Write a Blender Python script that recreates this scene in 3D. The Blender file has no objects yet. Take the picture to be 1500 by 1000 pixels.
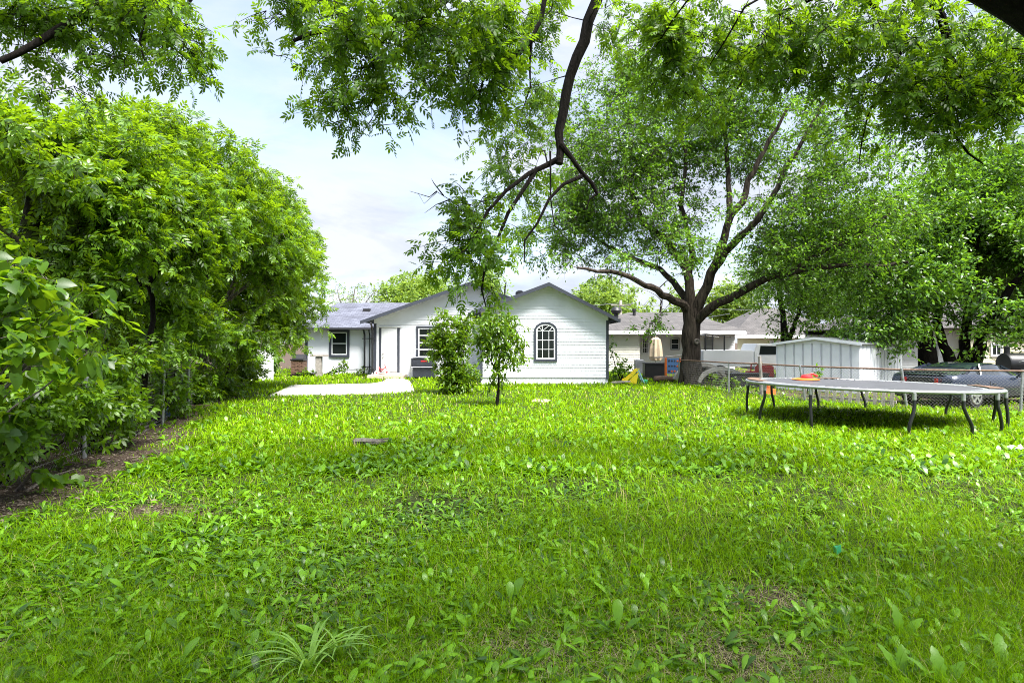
import bpy, math, random
import numpy as np
from mathutils import Vector, Matrix

SC = bpy.context.scene
COL = SC.collection
F, H = 900.0, 1.75            # focal length in 1500-wide pixels, eye height


def P(px, py, Y):
    return ((px - 750) / F * Y, Y, H - (py - 500) / F * Y)


def G(px, py):
    Y = F * H / (py - 500)
    return ((px - 750) / F * Y, Y, 0.0)


# ------------------------------------------------------------------ materials
def nmat(name):
    m = bpy.data.materials.new(name)
    m.use_nodes = True
    nt = m.node_tree
    for n in list(nt.nodes):
        nt.nodes.remove(n)
    out = nt.nodes.new('ShaderNodeOutputMaterial')
    return m, nt, out


def N(nt, typ, **kw):
    n = nt.nodes.new(typ)
    for k, v in kw.items():
        if k in n.inputs:
            n.inputs[k].default_value = v
        else:
            setattr(n, k, v)
    return n


def ramp(nt, stops):
    r = nt.nodes.new('ShaderNodeValToRGB')
    e = r.color_ramp.elements
    while len(e) < len(stops):
        e.new(0.5)
    for i, (p, c) in enumerate(stops):
        e[i].position = p
        e[i].color = (c[0], c[1], c[2], 1)
    return r


def c4(c):
    return (c[0], c[1], c[2], 1.0)


def paint(name, col, rough=0.5, var=0.15, scale=3.0, bump=0.0, metal=0.0, spec=0.5, dirt=None, bscale=40):
    """A solid material with faint large scale wear and optional fine bump."""
    m, nt, out = nmat(name)
    L = nt.links.new
    b = N(nt, 'ShaderNodeBsdfPrincipled', Roughness=rough, Metallic=metal)
    b.inputs['Specular IOR Level'].default_value = spec
    tc = N(nt, 'ShaderNodeTexCoord')
    n1 = N(nt, 'ShaderNodeTexNoise', Scale=scale, Detail=6.0, Roughness=0.65)
    L(tc.outputs['Object'], n1.inputs['Vector'])
    lo = dirt if dirt else [c * (1 - var) for c in col]
    r = ramp(nt, [(0.3, lo), (0.62, col)])
    L(n1.outputs['Fac'], r.inputs['Fac'])
    L(r.outputs['Color'], b.inputs['Base Color'])
    if bump:
        n2 = N(nt, 'ShaderNodeTexNoise', Scale=bscale, Detail=4.0)
        L(tc.outputs['Object'], n2.inputs['Vector'])
        bp = N(nt, 'ShaderNodeBump', Strength=bump, Distance=0.02)
        L(n2.outputs['Fac'], bp.inputs['Height'])
        L(bp.outputs['Normal'], b.inputs['Normal'])
    L(b.outputs['BSDF'], out.inputs['Surface'])
    return m


def leafmat(name, lo, hi, trans, mix=0.45, rough=0.42, spec=0.4, odd=None):
    m, nt, out = nmat(name)
    L = nt.links.new
    g = N(nt, 'ShaderNodeNewGeometry')
    stops = [(0.0, lo), (0.9, hi)]
    if odd:
        stops += [(0.955, hi), (0.965, odd)]
    r = ramp(nt, stops)
    L(g.outputs['Random Per Island'], r.inputs['Fac'])
    b = N(nt, 'ShaderNodeBsdfPrincipled', Roughness=rough)
    b.inputs['Specular IOR Level'].default_value = spec
    L(r.outputs['Color'], b.inputs['Base Color'])
    t = N(nt, 'ShaderNodeBsdfTranslucent')
    mx = N(nt, 'ShaderNodeMixRGB', blend_type='MULTIPLY', Fac=1.0)
    rr = ramp(nt, [(0.0, [c * 0.65 for c in trans]), (1.0, trans)])
    L(g.outputs['Random Per Island'], rr.inputs['Fac'])
    L(rr.outputs['Color'], t.inputs['Color'])
    ms = N(nt, 'ShaderNodeMixShader', Fac=mix)
    L(b.outputs['BSDF'], ms.inputs[1])
    L(t.outputs['BSDF'], ms.inputs[2])
    nt.nodes.remove(mx)
    L(ms.outputs['Shader'], out.inputs['Surface'])
    return m


def barkmat(name, lo, hi, sx=9.0, sz=1.6, moss=None):
    m, nt, out = nmat(name)
    L = nt.links.new
    tc = N(nt, 'ShaderNodeTexCoord')
    mp = N(nt, 'ShaderNodeMapping')
    mp.inputs['Scale'].default_value = (sx, sx, sz)
    L(tc.outputs['Object'], mp.inputs['Vector'])
    n1 = N(nt, 'ShaderNodeTexNoise', Scale=1.6, Detail=8.0, Roughness=0.7, Distortion=0.6)
    L(mp.outputs['Vector'], n1.inputs['Vector'])
    r = ramp(nt, [(0.36, lo), (0.66, hi)])
    L(n1.outputs['Fac'], r.inputs['Fac'])
    b = N(nt, 'ShaderNodeBsdfPrincipled', Roughness=0.95)
    b.inputs['Specular IOR Level'].default_value = 0.12
    if moss:
        n3 = N(nt, 'ShaderNodeTexNoise', Scale=2.0, Detail=5.0)
        L(tc.outputs['Object'], n3.inputs['Vector'])
        r3 = ramp(nt, [(0.48, (0, 0, 0)), (0.6, (1, 1, 1))])
        L(n3.outputs['Fac'], r3.inputs['Fac'])
        mx = N(nt, 'ShaderNodeMixRGB')
        L(r3.outputs['Color'], mx.inputs['Fac'])
        L(r.outputs['Color'], mx.inputs['Color1'])
        mx.inputs['Color2'].default_value = c4(moss)
        L(mx.outputs['Color'], b.inputs['Base Color'])
    else:
        L(r.outputs['Color'], b.inputs['Base Color'])
    bp = N(nt, 'ShaderNodeBump', Strength=1.0, Distance=0.06)
    L(n1.outputs['Fac'], bp.inputs['Height'])
    L(bp.outputs['Normal'], b.inputs['Normal'])
    L(b.outputs['BSDF'], out.inputs['Surface'])
    return m


def shingles(name, c1, c2, dark, swap=False):
    m, nt, out = nmat(name)
    L = nt.links.new
    tc = N(nt, 'ShaderNodeTexCoord')
    mp = N(nt, 'ShaderNodeMapping')
    if swap:
        mp.inputs['Rotation'].default_value = (0, 0, math.radians(90))
    L(tc.outputs['Object'], mp.inputs['Vector'])
    bt = N(nt, 'ShaderNodeTexBrick', Scale=1.0)
    bt.inputs['Brick Width'].default_value = 0.34
    bt.inputs['Row Height'].default_value = 0.15
    bt.inputs['Mortar Size'].default_value = 0.012
    bt.inputs['Color1'].default_value = c4(c1)
    bt.inputs['Color2'].default_value = c4(c2)
    bt.inputs['Mortar'].default_value = c4(dark)
    L(mp.outputs['Vector'], bt.inputs['Vector'])
    n1 = N(nt, 'ShaderNodeTexNoise', Scale=1.3, Detail=7.0)
    L(tc.outputs['Object'], n1.inputs['Vector'])
    r = ramp(nt, [(0.3, (0.7, 0.7, 0.7)), (0.7, (1.1, 1.1, 1.1))])
    L(n1.outputs['Fac'], r.inputs['Fac'])
    mx = N(nt, 'ShaderNodeMixRGB', blend_type='MULTIPLY', Fac=1.0)
    L(bt.outputs['Color'], mx.inputs['Color1'])
    L(r.outputs['Color'], mx.inputs['Color2'])
    b = N(nt, 'ShaderNodeBsdfPrincipled', Roughness=0.9)
    L(mx.outputs['Color'], b.inputs['Base Color'])
    bp = N(nt, 'ShaderNodeBump', Strength=0.5, Distance=0.02)
    L(bt.outputs['Fac'], bp.inputs['Height'])
    bp.invert = True
    L(bp.outputs['Normal'], b.inputs['Normal'])
    L(b.outputs['BSDF'], out.inputs['Surface'])
    return m


M = {}
M['white'] = paint('white_paint', (0.80, 0.81, 0.83), 0.55, 0.08, 1.2)
M['siding'] = paint('white_siding_paint', (0.80, 0.82, 0.87), 0.55, 0.1, 0.9, dirt=(0.68, 0.70, 0.73))
M['panelwall'] = paint('white_panel_paint', (0.80, 0.82, 0.87), 0.6, 0.08, 0.7)
M['trim'] = paint('charcoal_trim', (0.04, 0.046, 0.064), 0.5, 0.2)
M['black'] = paint('black_metal', (0.012, 0.012, 0.014), 0.4, 0.3)
M['blackplastic'] = paint('black_plastic', (0.02, 0.02, 0.022), 0.5, 0.4)
M['roof'] = shingles('grey_shingles', (0.12, 0.128, 0.165), (0.075, 0.08, 0.11), (0.04, 0.042, 0.06))
M['roofx'] = shingles('grey_shingles_side', (0.12, 0.128, 0.165), (0.075, 0.08, 0.11), (0.04, 0.042, 0.06), True)
M['nroof'] = shingles('brown_grey_shingles', (0.10, 0.092, 0.09), (0.062, 0.058, 0.058), (0.035, 0.033, 0.033))
M['cream'] = paint('cream_siding', (0.82, 0.80, 0.72), 0.6, 0.08, 1.0)
M['cream2'] = paint('pale_yellow_siding', (0.78, 0.73, 0.52), 0.6, 0.08, 1.0)
M['offwhite'] = paint('off_white_siding', (0.83, 0.84, 0.85), 0.6, 0.08, 1.0)
M['soffit'] = paint('soffit_white', (0.70, 0.71, 0.70), 0.6)
M['concrete'] = paint('concrete', (0.52, 0.50, 0.46), 0.9, 0.2, 1.6, bump=0.3, dirt=(0.36, 0.33, 0.29))
M['tanstone'] = paint('tan_concrete', (0.50, 0.43, 0.34), 0.9, 0.25, 4.0, bump=0.4)
M['greywood'] = paint('weathered_wood', (0.32, 0.29, 0.26), 0.9, 0.5, 9.0, bump=0.6)
M['palewood'] = paint('pale_grey_wood', (0.52, 0.48, 0.42), 0.85, 0.35, 7.0, bump=0.4)
M['brownwood'] = paint('brown_wood', (0.16, 0.10, 0.07), 0.85, 0.5, 6.0, bump=0.5)
M['steel'] = paint('galvanised_steel', (0.42, 0.43, 0.44), 0.45, 0.35, 12.0, metal=0.7)
M['wire'] = paint('galvanised_wire', (0.36, 0.35, 0.33), 0.5, 0.4, 10.0, metal=0.5)
M['rust'] = paint('rusty_pipe', (0.20, 0.13, 0.09), 0.8, 0.6, 9.0, metal=0.2, dirt=(0.09, 0.045, 0.03))
M['shed'] = paint('white_shed_metal', (0.80, 0.83, 0.87), 0.4, 0.12, 1.5, dirt=(0.70, 0.73, 0.77))
M['seam'] = paint('shed_seam_grey', (0.52, 0.54, 0.57), 0.6, 0.3)
M['darkwood'] = paint('dark_rotten_wood', (0.15, 0.135, 0.115), 0.9, 0.6, 12.0, bump=0.6, dirt=(0.04, 0.035, 0.03))
M['red'] = paint('red_plastic', (0.55, 0.025, 0.03), 0.35, 0.2)
M['orange'] = paint('orange_plastic', (0.75, 0.17, 0.03), 0.4, 0.2)
M['yellow'] = paint('yellow_plastic', (0.85, 0.68, 0.02), 0.4, 0.15)
M['blue'] = paint('blue_plastic', (0.10, 0.22, 0.48), 0.45, 0.3)
M['teal'] = paint('pale_blue_plastic', (0.32, 0.58, 0.62), 0.4, 0.2)
M['green'] = paint('green_plastic', (0.03, 0.35, 0.14), 0.4, 0.2)
M['beige'] = paint('beige_canvas', (0.50, 0.40, 0.28), 0.9, 0.3, 4.0, bump=0.3)
M['mat'] = paint('trampoline_mat', (0.09, 0.09, 0.105), 0.42, 0.25, 3.0)
M['tyre'] = paint('tyre_rubber', (0.015, 0.015, 0.016), 0.8, 0.3)
M['alloy'] = paint('alloy_rim', (0.6, 0.61, 0.63), 0.3, 0.2, metal=0.8)
M['brick'] = paint('dark_brick', (0.16, 0.09, 0.06), 0.9, 0.5, 8.0, bump=0.6)
M['acgrey'] = paint('grey_enamel', (0.18, 0.19, 0.21), 0.5, 0.3)
M['acdark'] = paint('dark_enamel', (0.045, 0.05, 0.07), 0.45, 0.3)
M['wall_old'] = paint('mossy_board', (0.09, 0.08, 0.055), 0.9, 0.5, 2.5, bump=0.6)
M['soilbit'] = paint('paper', (0.8, 0.8, 0.78), 0.8)
M['bark'] = barkmat('bark_elm', (0.008, 0.006, 0.005), (0.095, 0.075, 0.06), 6.5, 0.9)
M['bark2'] = barkmat('bark_dark', (0.005, 0.004, 0.0035), (0.017, 0.014, 0.012), 14, 3)
M['barkm'] = barkmat('bark_mossy', (0.012, 0.011, 0.008), (0.05, 0.045, 0.03), 8, 1.6, moss=(0.05, 0.075, 0.015))
M['barkg'] = barkmat('bark_grey', (0.07, 0.06, 0.052), (0.24, 0.21, 0.185), 12, 3)

# glass
m, nt, out = nmat('window_glass')
b = N(nt, 'ShaderNodeBsdfPrincipled', Roughness=0.06)
b.inputs['Base Color'].default_value = (0.012, 0.016, 0.014, 1)
b.inputs['Specular IOR Level'].default_value = 0.22
nt.links.new(b.outputs['BSDF'], out.inputs['Surface'])
M['glass'] = m
m, nt, out = nmat('pale_curtain_glass')
b = N(nt, 'ShaderNodeBsdfPrincipled', Roughness=0.12)
b.inputs['Base Color'].default_value = (0.30, 0.33, 0.36, 1)
nt.links.new(b.outputs['BSDF'], out.inputs['Surface'])
M['glasspale'] = m
m, nt, out = nmat('car_glass')
b = N(nt, 'ShaderNodeBsdfPrincipled', Roughness=0.03)
b.inputs['Base Color'].default_value = (0.02, 0.025, 0.03, 1)
b.inputs['Coat Weight'].default_value = 0.6
nt.links.new(b.outputs['BSDF'], out.inputs['Surface'])
M['carglass'] = m
m, nt, out = nmat('blue_car_paint')
b = N(nt, 'ShaderNodeBsdfPrincipled', Roughness=0.28, Metallic=0.35)
b.inputs['Base Color'].default_value = (0.007, 0.014, 0.032, 1)
b.inputs['Coat Weight'].default_value = 1.0
b.inputs['Coat Roughness'].default_value = 0.04
nt.links.new(b.outputs['BSDF'], out.inputs['Surface'])
M['carblue'] = m
m, nt, out = nmat('tail_light_red')
b = N(nt, 'ShaderNodeBsdfPrincipled', Roughness=0.12)
b.inputs['Base Color'].default_value = (0.42, 0.008, 0.015, 1)
nt.links.new(b.outputs['BSDF'], out.inputs['Surface'])
M['tail'] = m

# foliage; near-black low tones stand in for shadow among the leaves
M['leaf_elm'] = leafmat('leaf_elm', (0.018, 0.050, 0.005), (0.112, 0.245, 0.016), (0.28, 0.55, 0.02), 0.38, 0.36, 0.45)
M['leaf_over'] = leafmat('leaf_overhead', (0.013, 0.038, 0.003), (0.085, 0.18, 0.008), (0.33, 0.57, 0.012), 0.40, 0.42, 0.3)
M['leaf_row'] = leafmat('leaf_row', (0.015, 0.042, 0.003), (0.115, 0.23, 0.008), (0.38, 0.62, 0.010), 0.36, 0.38, 0.4)
M['leaf_big'] = leafmat('leaf_broad', (0.022, 0.06, 0.005), (0.10, 0.21, 0.012), (0.34, 0.56, 0.012), 0.38, 0.38, 0.4)
M['leaf_bush'] = leafmat('leaf_bush', (0.018, 0.05, 0.003), (0.115, 0.225, 0.008), (0.36, 0.56, 0.010), 0.32, 0.38, 0.4)
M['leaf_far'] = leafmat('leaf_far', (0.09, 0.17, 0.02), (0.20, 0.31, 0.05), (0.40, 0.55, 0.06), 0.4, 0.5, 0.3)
M['leaf_right'] = leafmat('leaf_right', (0.017, 0.048, 0.007), (0.11, 0.24, 0.026), (0.27, 0.54, 0.022), 0.36, 0.34, 0.5)
M['grass'] = leafmat('grass_blades', (0.016, 0.045, 0.001), (0.22, 0.40, 0.002), (0.41, 0.70, 0.002), 0.34, 0.6, 0.06, odd=(0.44, 0.37, 0.16))
M['weed'] = leafmat('weed_leaves', (0.016, 0.055, 0.002), (0.165, 0.36, 0.006), (0.34, 0.64, 0.005), 0.24, 0.36, 0.42)
M['tuft'] = leafmat('tuft_blades', (0.16, 0.32, 0.03), (0.30, 0.50, 0.09), (0.45, 0.70, 0.05), 0.35, 0.4, 0.5)
M['straw'] = leafmat('dry_straw', (0.20, 0.16, 0.08), (0.50, 0.43, 0.26), (0.45, 0.40, 0.22), 0.25, 0.7, 0.2)
M['litter'] = leafmat('leaf_litter', (0.025, 0.018, 0.013), (0.22, 0.175, 0.14), (0.2, 0.14, 0.08), 0.15, 0.8, 0.2)


# ------------------------------------------------------------------ object helpers
ORG = {}


def tag(o, label=None, cat=None, group=None, kind=None):
    if label:
        o['label'] = label
    if cat:
        o['category'] = cat
    if group:
        o['group'] = group
    if kind:
        o['kind'] = kind
    return o


def thing(name, label, cat, loc=(0, 0, 0), group=None):
    o = bpy.data.objects.new(name, None)
    o.empty_display_size = 0.2
    o.location = loc
    COL.objects.link(o)
    ORG[o.name] = Vector(loc)
    return tag(o, label, cat, group)


def link(name, me, parent=None):
    o = bpy.data.objects.new(name, me)
    COL.objects.link(o)
    if parent is not None:
        o.parent = parent
        ORG[o.name] = ORG[parent.name]
    else:
        ORG[o.name] = Vector((0, 0, 0))
    return o


def copy_tree(o, parent=None):
    c = o.copy()
    COL.objects.link(c)
    if parent is not None:
        c.parent = parent
    for ch in o.children:
        copy_tree(ch, c)
    return c


class MB:
    def __init__(s):
        s.v, s.f = [], []

    def add(s, vs, fs):
        k = len(s.v)
        s.v += [tuple(p) for p in vs]
        s.f += [tuple(i + k for i in f) for f in fs]
        return s

    def box(s, x0, x1, y0, y1, z0, z1):
        vs = [(x0, y0, z0), (x1, y0, z0), (x1, y1, z0), (x0, y1, z0),
              (x0, y0, z1), (x1, y0, z1), (x1, y1, z1), (x0, y1, z1)]
        return s.add(vs, [(0, 3, 2, 1), (4, 5, 6, 7), (0, 1, 5, 4), (1, 2, 6, 5), (2, 3, 7, 6), (3, 0, 4, 7)])

    def bar(s, a, b, w, h, up=(0, 0, 1)):
        """box from a to b with cross-section w x h"""
        a, b = Vector(a), Vector(b)
        d = (b - a).normalized()
        u = Vector(up)
        if abs(d.dot(u)) > 0.95:
            u = Vector((0, 1, 0))
        x = d.cross(u).normalized() * (w / 2)
        z = x.normalized().cross(d).normalized() * (h / 2)
        vs = [a - x - z, a + x - z, a + x + z, a - x + z, b - x - z, b + x - z, b + x + z, b - x + z]
        return s.add(vs, [(0, 1, 2, 3), (7, 6, 5, 4), (0, 4, 5, 1), (1, 5, 6, 2), (2, 6, 7, 3), (3, 7, 4, 0)])

    def prism(s, poly, d):
        """poly: 3-D points (ccw), extruded by vector d"""
        n = len(poly)
        d = Vector(d)
        vs = [Vector(p) for p in poly] + [Vector(p) + d for p in poly]
        fs = [tuple(range(n))[::-1], tuple(range(n, 2 * n))]
        for i in range(n):
            j = (i + 1) % n
            fs.append((i, j, n + j, n + i))
        return s.add(vs, fs)

    def tube(s, pts, r, n=8, cap=True, closed=False):
        pts = [Vector(p) for p in pts]
        k = len(pts)
        rs = r if isinstance(r, (list, tuple, np.ndarray)) else [r] * k
        ref = None
        rings = []
        for i in range(k):
            if closed:
                t = pts[(i + 1) % k] - pts[i - 1]
            else:
                t = pts[min(i + 1, k - 1)] - pts[max(i - 1, 0)]
            if t.length < 1e-9:
                t = Vector((0, 0, 1))
            t.normalize()
            if ref is None:
                ref = Vector((1, 0, 0)) if abs(t.x) < 0.8 else Vector((0, 1, 0))
            x = (ref - t * ref.dot(t)).normalized()
            ref = x
            y = t.cross(x)
            rings.append([pts[i] + (x * math.cos(a) + y * math.sin(a)) * rs[i]
                          for a in [2 * math.pi * j / n for j in range(n)]])
        vs = [p for rg in rings for p in rg]
        fs = []
        for i in range(k if closed else k - 1):
            i2 = (i + 1) % k
            for j in range(n):
                j2 = (j + 1) % n
                fs.append((i * n + j, i * n + j2, i2 * n + j2, i2 * n + j))
        if cap and not closed:
            fs.append(tuple(range(n))[::-1])
            fs.append(tuple(range((k - 1) * n, k * n)))
        return s.add(vs, fs)

    def lathe(s, prof, c=(0, 0, 0), n=20, axis='z'):
        """prof: list of (r, h)"""
        vs = []
        for r, h in prof:
            for j in range(n):
                a = 2 * math.pi * j / n
                p = (r * math.cos(a), r * math.sin(a), h)
                if axis == 'x':
                    p = (h, r * math.cos(a), r * math.sin(a))
                elif axis == 'y':
                    p = (r * math.sin(a), h, r * math.cos(a))
                vs.append((p[0] + c[0], p[1] + c[1], p[2] + c[2]))
        fs = []
        for i in range(len(prof) - 1):
            for j in range(n):
                j2 = (j + 1) % n
                fs.append((i * n + j, i * n + j2, (i + 1) * n + j2, (i + 1) * n + j))
        fs.append(tuple(range(n))[::-1])
        k = (len(prof) - 1) * n
        fs.append(tuple(range(k, k + n)))
        return s.add(vs, fs)

    def loft(s, rings, cap=True):
        n = len(rings[0])
        vs = [p for r in rings for p in r]
        fs = []
        for i in range(len(rings) - 1):
            for j in range(n):
                j2 = (j + 1) % n
                fs.append((i * n + j, i * n + j2, (i + 1) * n + j2, (i + 1) * n + j))
        if cap:
            fs.append(tuple(range(n))[::-1])
            fs.append(tuple(range((len(rings) - 1) * n, len(rings) * n)))
        return s.add(vs, fs)

    def build(s, name, mat, parent=None, smooth=False, bevel=0):
        me = bpy.data.meshes.new(name)
        o = Vector((0, 0, 0)) if parent is None else ORG[parent.name]
        me.from_pydata([(p[0] - o[0], p[1] - o[1], p[2] - o[2]) for p in s.v], [], s.f)
        me.update()
        import bmesh
        bm = bmesh.new()
        bm.from_mesh(me)
        bmesh.ops.recalc_face_normals(bm, faces=bm.faces)
        if bevel:
            bmesh.ops.bevel(bm, geom=[e for e in bm.edges if len(e.link_faces) == 2 and e.calc_face_angle(0) > 0.6],
                            offset=bevel, segments=2, affect='EDGES', clamp_overlap=True)
        bm.to_mesh(me)
        bm.free()
        if smooth:
            me.polygons.foreach_set('use_smooth', [True] * len(me.polygons))
            me.set_sharp_from_angle(angle=math.radians(40)) if hasattr(me, 'set_sharp_from_angle') else None
        me.materials.append(M[mat])
        return link(name, me, parent)


def structure(o):
    o['kind'] = 'structure'
    return o


# ------------------------------------------------------------------ numpy instancing into one mesh
def npmesh(name, co, loops, starts, mat, parent=None, smooth=False):
    me = bpy.data.meshes.new(name)
    if parent is not None:
        co = co - np.array(ORG[parent.name])[None, :]
    me.vertices.add(len(co))
    me.vertices.foreach_set('co', co.astype(np.float32).ravel())
    me.loops.add(len(loops))
    me.loops.foreach_set('vertex_index', loops.astype(np.int32))
    me.polygons.add(len(starts))
    me.polygons.foreach_set('loop_start', starts.astype(np.int32))
    if smooth:
        me.polygons.foreach_set('use_smooth', np.ones(len(starts), dtype=bool))
    me.update(calc_edges=True)
    me.materials.append(M[mat])
    return link(name, me, parent)


def norm(a):
    return a / np.maximum(np.linalg.norm(a, axis=1, keepdims=True), 1e-9)


class Inst:
    """many copies of small templates collected in one mesh"""

    def __init__(s):
        s.co, s.lp, s.tot, s.k = [], [], [], 0

    def put(s, tmpl, pos, u, n, sc):
        V, fs = tmpl
        V = np.array(V, float)
        cnt = len(pos)
        if cnt == 0:
            return
        u = norm(u)
        w = norm(np.cross(n, u))
        n = np.cross(u, w)
        if sc.ndim == 1:
            sc = np.repeat(sc[:, None], 3, 1)
        co = (pos[:, None, :] + (V[None, :, 0] * sc[:, 0:1])[:, :, None] * u[:, None, :]
              + (V[None, :, 1] * sc[:, 1:2])[:, :, None] * w[:, None, :]
              + (V[None, :, 2] * sc[:, 2:3])[:, :, None] * n[:, None, :])
        s.co.append(co.reshape(-1, 3))
        lp = np.concatenate([np.array(f) for f in fs])
        k = len(V)
        s.lp.append(((np.arange(cnt) * k)[:, None] + lp[None, :]).ravel() + s.k)
        s.tot.append(np.tile([len(f) for f in fs], cnt))
        s.k += cnt * k

    def build(s, name, mat, parent=None, smooth=False):
        tot = np.concatenate(s.tot)
        starts = np.concatenate([[0], np.cumsum(tot)[:-1]])
        return npmesh(name, np.concatenate(s.co), np.concatenate(s.lp), starts, mat, parent, smooth)


# leaf templates: (u along, v across, w normal)
LEAF4 = ([(0, 0, 0), (0.45, -0.26, 0.05), (1, 0, -0.06), (0.45, 0.26, 0.05)], [(0, 1, 2), (0, 2, 3)])
LEAF7 = ([(0, 0, 0), (0.3, -0.2, 0.05), (0.68, -0.19, 0.03), (1, 0, -0.12), (0.68, 0.19, 0.03), (0.3, 0.2, 0.05), (0.5, 0, 0)],
         [(0, 1, 6), (1, 2, 6), (2, 3, 6), (3, 4, 6), (4, 5, 6), (5, 0, 6)])
HEART = ([(0, 0, 0), (-0.06, -0.25, 0.03), (0.2, -0.42, 0.07), (0.55, -0.33, 0.05), (1, 0, -0.14), (0.55, 0.33, 0.05),
          (0.2, 0.42, 0.07), (-0.06, 0.25, 0.03), (0.35, 0, -0.01)],
         [(0, 1, 8), (1, 2, 8), (2, 3, 8), (3, 4, 8), (4, 5, 8), (5, 6, 8), (6, 7, 8), (7, 0, 8)])


def compound(nl=7, leaf=LEAF7, size=0.42, droop=0.35):
    V, Fs = [], []
    lv, lf = leaf
    spots = []
    pairs = (nl - 1) // 2
    for i in range(pairs):
        t = 0.3 + 0.55 * i / max(1, pairs - 1)
        spots += [(t, -1), (t, 1)]
    spots.append((0.95, 0))
    for t, sd in spots:
        k = len(V)
        a = sd * math.radians(58 - 10 * t)
        sz = size * (1 if sd else 1.15)
        for (x, y, z) in lv:
            xx = t + sz * (x * math.cos(a) - y * math.sin(a))
            yy = sz * (x * math.sin(a) + y * math.cos(a))
            V.append((xx, yy, z * sz - droop * xx * xx * 0.5 - abs(yy) * 0.22))
        Fs += [tuple(q + k for q in f) for f in lf]
    k = len(V)
    V += [(0, -0.008, 0), (0, 0.008, 0), (1, 0.003, -droop * 0.5), (1, -0.003, -droop * 0.5)]
    Fs.append((k, k + 1, k + 2, k + 3))
    return V, Fs


COMP7 = compound(7, LEAF7)
COMP5 = compound(5, LEAF7, 0.5)
COMP9L = compound(9, LEAF4, 0.38)


def vnoise(x, y, seed=0, sc=1.0):
    r = np.random.default_rng(seed)
    o = 0
    for i in range(9):
        a = r.uniform(0, 6.28)
        k = sc * r.uniform(0.5, 2.4)
        o = o + np.sin((x * np.cos(a) + y * np.sin(a)) * k + r.uniform(0, 6.28))
    return o / 4.0


def noise3(p, seed, sc):
    r = np.random.default_rng(seed)
    o = 0
    for i in range(8):
        d = r.normal(size=3)
        d /= np.linalg.norm(d)
        o = o + np.sin(p @ d * sc * r.uniform(0.6, 2.0) + r.uniform(0, 6.28))
    return o / 3.5


# ------------------------------------------------------------------ trees
def smooth_path(pts, step):
    pts = [np.array(p, float) for p in pts]
    out = []
    for i in range(len(pts) - 1):
        p0 = pts[max(i - 1, 0)]
        p1, p2 = pts[i], pts[i + 1]
        p3 = pts[min(i + 2, len(pts) - 1)]
        n = max(1, int(np.linalg.norm(p2 - p1) / step))
        for j in range(n):
            t = j / n
            out.append(0.5 * ((2 * p1) + (-p0 + p2) * t + (2 * p0 - 5 * p1 + 4 * p2 - p3) * t * t
                              + (-p0 + 3 * p1 - 3 * p2 + p3) * t ** 3))
    out.append(pts[-1])
    return out


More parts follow.
